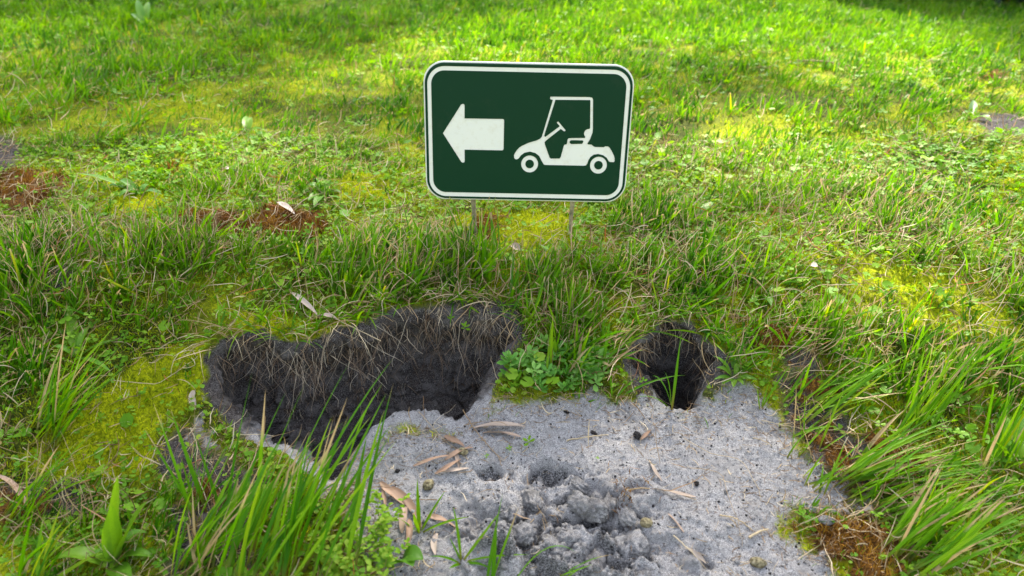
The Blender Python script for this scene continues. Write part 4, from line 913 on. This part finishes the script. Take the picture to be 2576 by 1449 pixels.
clod("seed_pod", 1165, 1140, .006, (1.2, .9, .7), M_pod, "tan seed pod in the brown leaf pile", "seed pod", 9, .2, .12)
clod("pebble", 1905, 1420, .0075, (.8, 1.2, .7), M_pod, "oval olive grey pebble at the bottom right of the sand", "pebble", 10, .3, .12)
clod("pebble", 2078, 1315, .0075, (1.2, .8, .7), M_clod, "grey pebble at the tip of the rusty moss", "pebble", 11, .3, .15)
clod("pebble", 2288, 1375, .006, (1.1, .9, .7), M_pod, "small brown pebble in the rusty moss", "pebble", 12, .3, .15)
clod("pebble", 1625, 1320, .007, (1.1, .9, .7), M_pod, "speckled pebble next to the dark soft clod", "pebble", 13, .3, .15)
clod("soil_clod", 1570, 1310, .013, (1.5, .8, .6), M_clod, "rounded clod with dark fibres below the rusty moss tuft", "soil clod", 14, .35, .3)
for i, (px, py, s, lb) in enumerate([(1470,1290,.013,"arched clod over the dark hollow of the crumbled sand"), (1530,1280,.009,"narrow upright clod right of the dark hollow"), (1400,1395,.012,"large knobbly clod at the bottom of the crumbled sand"), (1500,1420,.014,"rounded clod at the bottom edge of the crumbled sand"),
     (1290,1300,.009,"small clod at the left end of the crumbled sand"), (1340,1265,.009,"small clod above the left end of the crumbled sand"), (1440,1350,.011,"clod in the middle of the crumbled heap"), (1320,1345,.008,"low clod at the lower left of the crumbled sand"), (1590,1370,.010,"clod at the right end of the crumbled sand"), (1455,1225,.007,"small clod inside the scraped pit")]):
    clod("soil_clod", px, py, s*1.35, (rd(.9, 1.4), rd(.7, 1), rd(.55, .85)), M_clod, lb, "soil clod", 20+i, .55, .55)

# ------------------------------------------------------------ unseen shade tree, crown shaped for the light, and dark hedge behind
def bark():
    m, n, out = mat("bark"); principled(n, out, ramp(n, noise(n, 14, 5, .7), [(.35, (.04, .03, .022)), (.6, (.14, .11, .085))]), .9, .1, noise(n, 30, 4), .6, .01); return m
M_bark = bark()
BRIGHT = [gpoly(p) for p in ([(1680,440),(2150,400),(2600,380),(2650,640),(2200,560),(1760,610)], [(680,190),(900,110),(1250,60),(1650,-20),(2000,-60),(2500,40),(2450,160),(2450,260),(2400,330),(2100,260),(1900,200),(1500,180),(1250,260),(950,250),(700,260)], [(1800,560),(2150,500),(2576,640),(2700,900),(2576,1100),(2350,1000),(2080,860),(1900,700)],
   [(1580,250),(1900,300),(1900,420),(1600,430)], [(150,380),(700,370),(980,470),(900,520),(500,500),(300,520)], [(2150,1250),(2600,1150),(2600,1500),(2300,1449)])]
TRUNK = Vector((4.2, 9.0, 0)); TRUNK.z = G(TRUNK.x, TRUNK.y)
nl = 34000
tx = rng.uniform(-3.2, 4.5, nl*2); ty = rng.uniform(-1.0, 5.5, nl*2)
clump = fbm(tx*1.3, ty*1.3, 101, 3)
fx_ = rng.uniform(-1.3, 1.3, 2600); fy_ = rng.uniform(.2, 1.15, 2600); tx = np.concatenate([fx_, tx]); ty = np.concatenate([fy_, ty]); clump = np.concatenate([np.full(2600, .4), clump])  # extra leaves added to shade the foreground
br = np.zeros(len(tx))
BRIGHT.append(np.array([(-.22, .84), (.18, .84), (.18, 1.0), (-.22, 1.0)]))
for p in BRIGHT: br = np.maximum(br, 1-sstep(-.10, .12, psdf(p, tx, ty)+.12*fbm(tx*4, ty*4, 103, 2)))
dens = .50+1.1*clump+.30*sstep(-.3, -1.2, tx)*sstep(1.2, 1.8, ty)
keep = rng.uniform(size=len(tx)) < np.clip(dens, .06, 1)*(1-.95*br)
tx, ty = tx[keep][:nl], ty[keep][:nl]; nn_ = len(tx)
hgt = 5.2+1.2*fbm(tx*.7, ty*.7, 102, 2)+rng.uniform(-.5, .9, nn_)
P = np.stack([tx, ty, np.zeros(nn_)], 1)+np.array(SUN)[None]*(hgt/SUN.z)[:, None]  # each leaf set on a sun ray, so the crown shades chosen ground
leafT = np.array([[0, 0, 0], [.4, .22, 0], [.8, .16, 0], [1.1, 0, 0], [.8, -.16, 0], [.4, -.22, 0]])
V, Fo, at = scatter(leafT, [np.array([[0, 1, 2], [0, 2, 3], [0, 3, 4], [0, 4, 5]])], np.full(6, .5), P, rng.uniform(0, 6.28, nn_), rng.normal(0, .6, nn_), rng.normal(0, .6, nn_), rng.uniform(.08, .14, nn_))
at['rnd'] = np.repeat(rng.uniform(0, 1, nn_), 6); at['dry'] = np.zeros(len(V))
tree = empty("shade_tree", TRUNK, "unseen spreading tree behind the sign, its thin leaves set to shade the ground", "tree")
mesh_np("crown", V-np.array(TRUNK), Fo, at, M_tree, smooth=False, parent=tree)
Q = []
top = Vector((TRUNK.x*.85, TRUNK.y-.5, 5.6))
tr_l = [([TRUNK+Vector((0, 0, -.2)), TRUNK+Vector((.1, 0, 1.5)), TRUNK+Vector((-.15, -.1, 3.2)), top], .17)]
for k in range(9):
    tgt = Vector(P[int(rng.integers(nn_))]); tr_l.append(([TRUNK+Vector((-.1, -.05, 2.8+.25*k)), (TRUNK+tgt)/2+Vector((0, 0, 2.6)), tgt], .05))
for pts_, r0 in tr_l:
    T_ = np.linspace(0, len(pts_)-1, 12); q = np.stack([np.interp(T_, range(len(pts_)), [p[k] for p in pts_]) for k in range(3)], 1); Q.append(tubes(q[None], np.array([r0*np.linspace(1, .4, 12)]), np.array([.5]), 8))
V, Fs, A = join(Q); mesh_np("trunk", V-np.array(TRUNK), Fs, {}, M_bark, parent=tree)
# dark bushes at the upper right
M_bush = leafy("bush_leaves", [(0, (.008, .022, .008)), (.8, (.02, .05, .015)), (1, (.08, .13, .05))], trans=.12, patch=False, tcol=1.0)
def bush(px, py, w_, h_, lb):
    p = hit(px, py, base); b0 = np.array([p[0], p[1], float(base(p[0], p[1]))]); n = 3800
    root = empty("bush", b0, lb, "bush", "bushes at the top right")
    d = rng.normal(size=(n, 3)); d /= np.linalg.norm(d, axis=1, keepdims=True); r_ = rng.uniform(.45, 1, n)**.5*(1+.25*fbm(d[:, 0]*3, d[:, 2]*3+d[:, 1], 110, 2))
    P = d*r_[:, None]*np.array([w_, w_*.7, h_*.52])+np.array([0, w_*.5, h_*.5])
    V, Fo, at = scatter(leafT, [np.array([[0, 1, 2], [0, 2, 3], [0, 3, 4], [0, 4, 5]])], np.full(6, .5), P, rng.uniform(0, 6.28, n), rng.normal(0, .8, n), rng.normal(0, .8, n), rng.uniform(.05, .09, n))
    at['rnd'] = np.repeat(rng.uniform(0, 1, n)**2, 6); at['dry'] = np.zeros(len(V))
    mesh_np("crown", V, Fo, at, M_bush, smooth=False, parent=root)
    q = np.array([[0, w_*.5, -.1], [.03, w_*.5, h_*.4], [.0, w_*.5, h_*.8]]); v, f, a = tubes(q[None], np.array([.04]), np.array([.5]), 7); mesh_np("trunk", v, [f], {}, M_bark, parent=root)
bush(2230, 2, .55, .8, "dark green bush at the top edge, left one of the three shaded bushes")
bush(2400, 12, .60, .9, "dark green bush in the top right, middle one of the three shaded bushes")
bush(2590, 26, .60, .9, "dark green bush at the top right corner of the view")
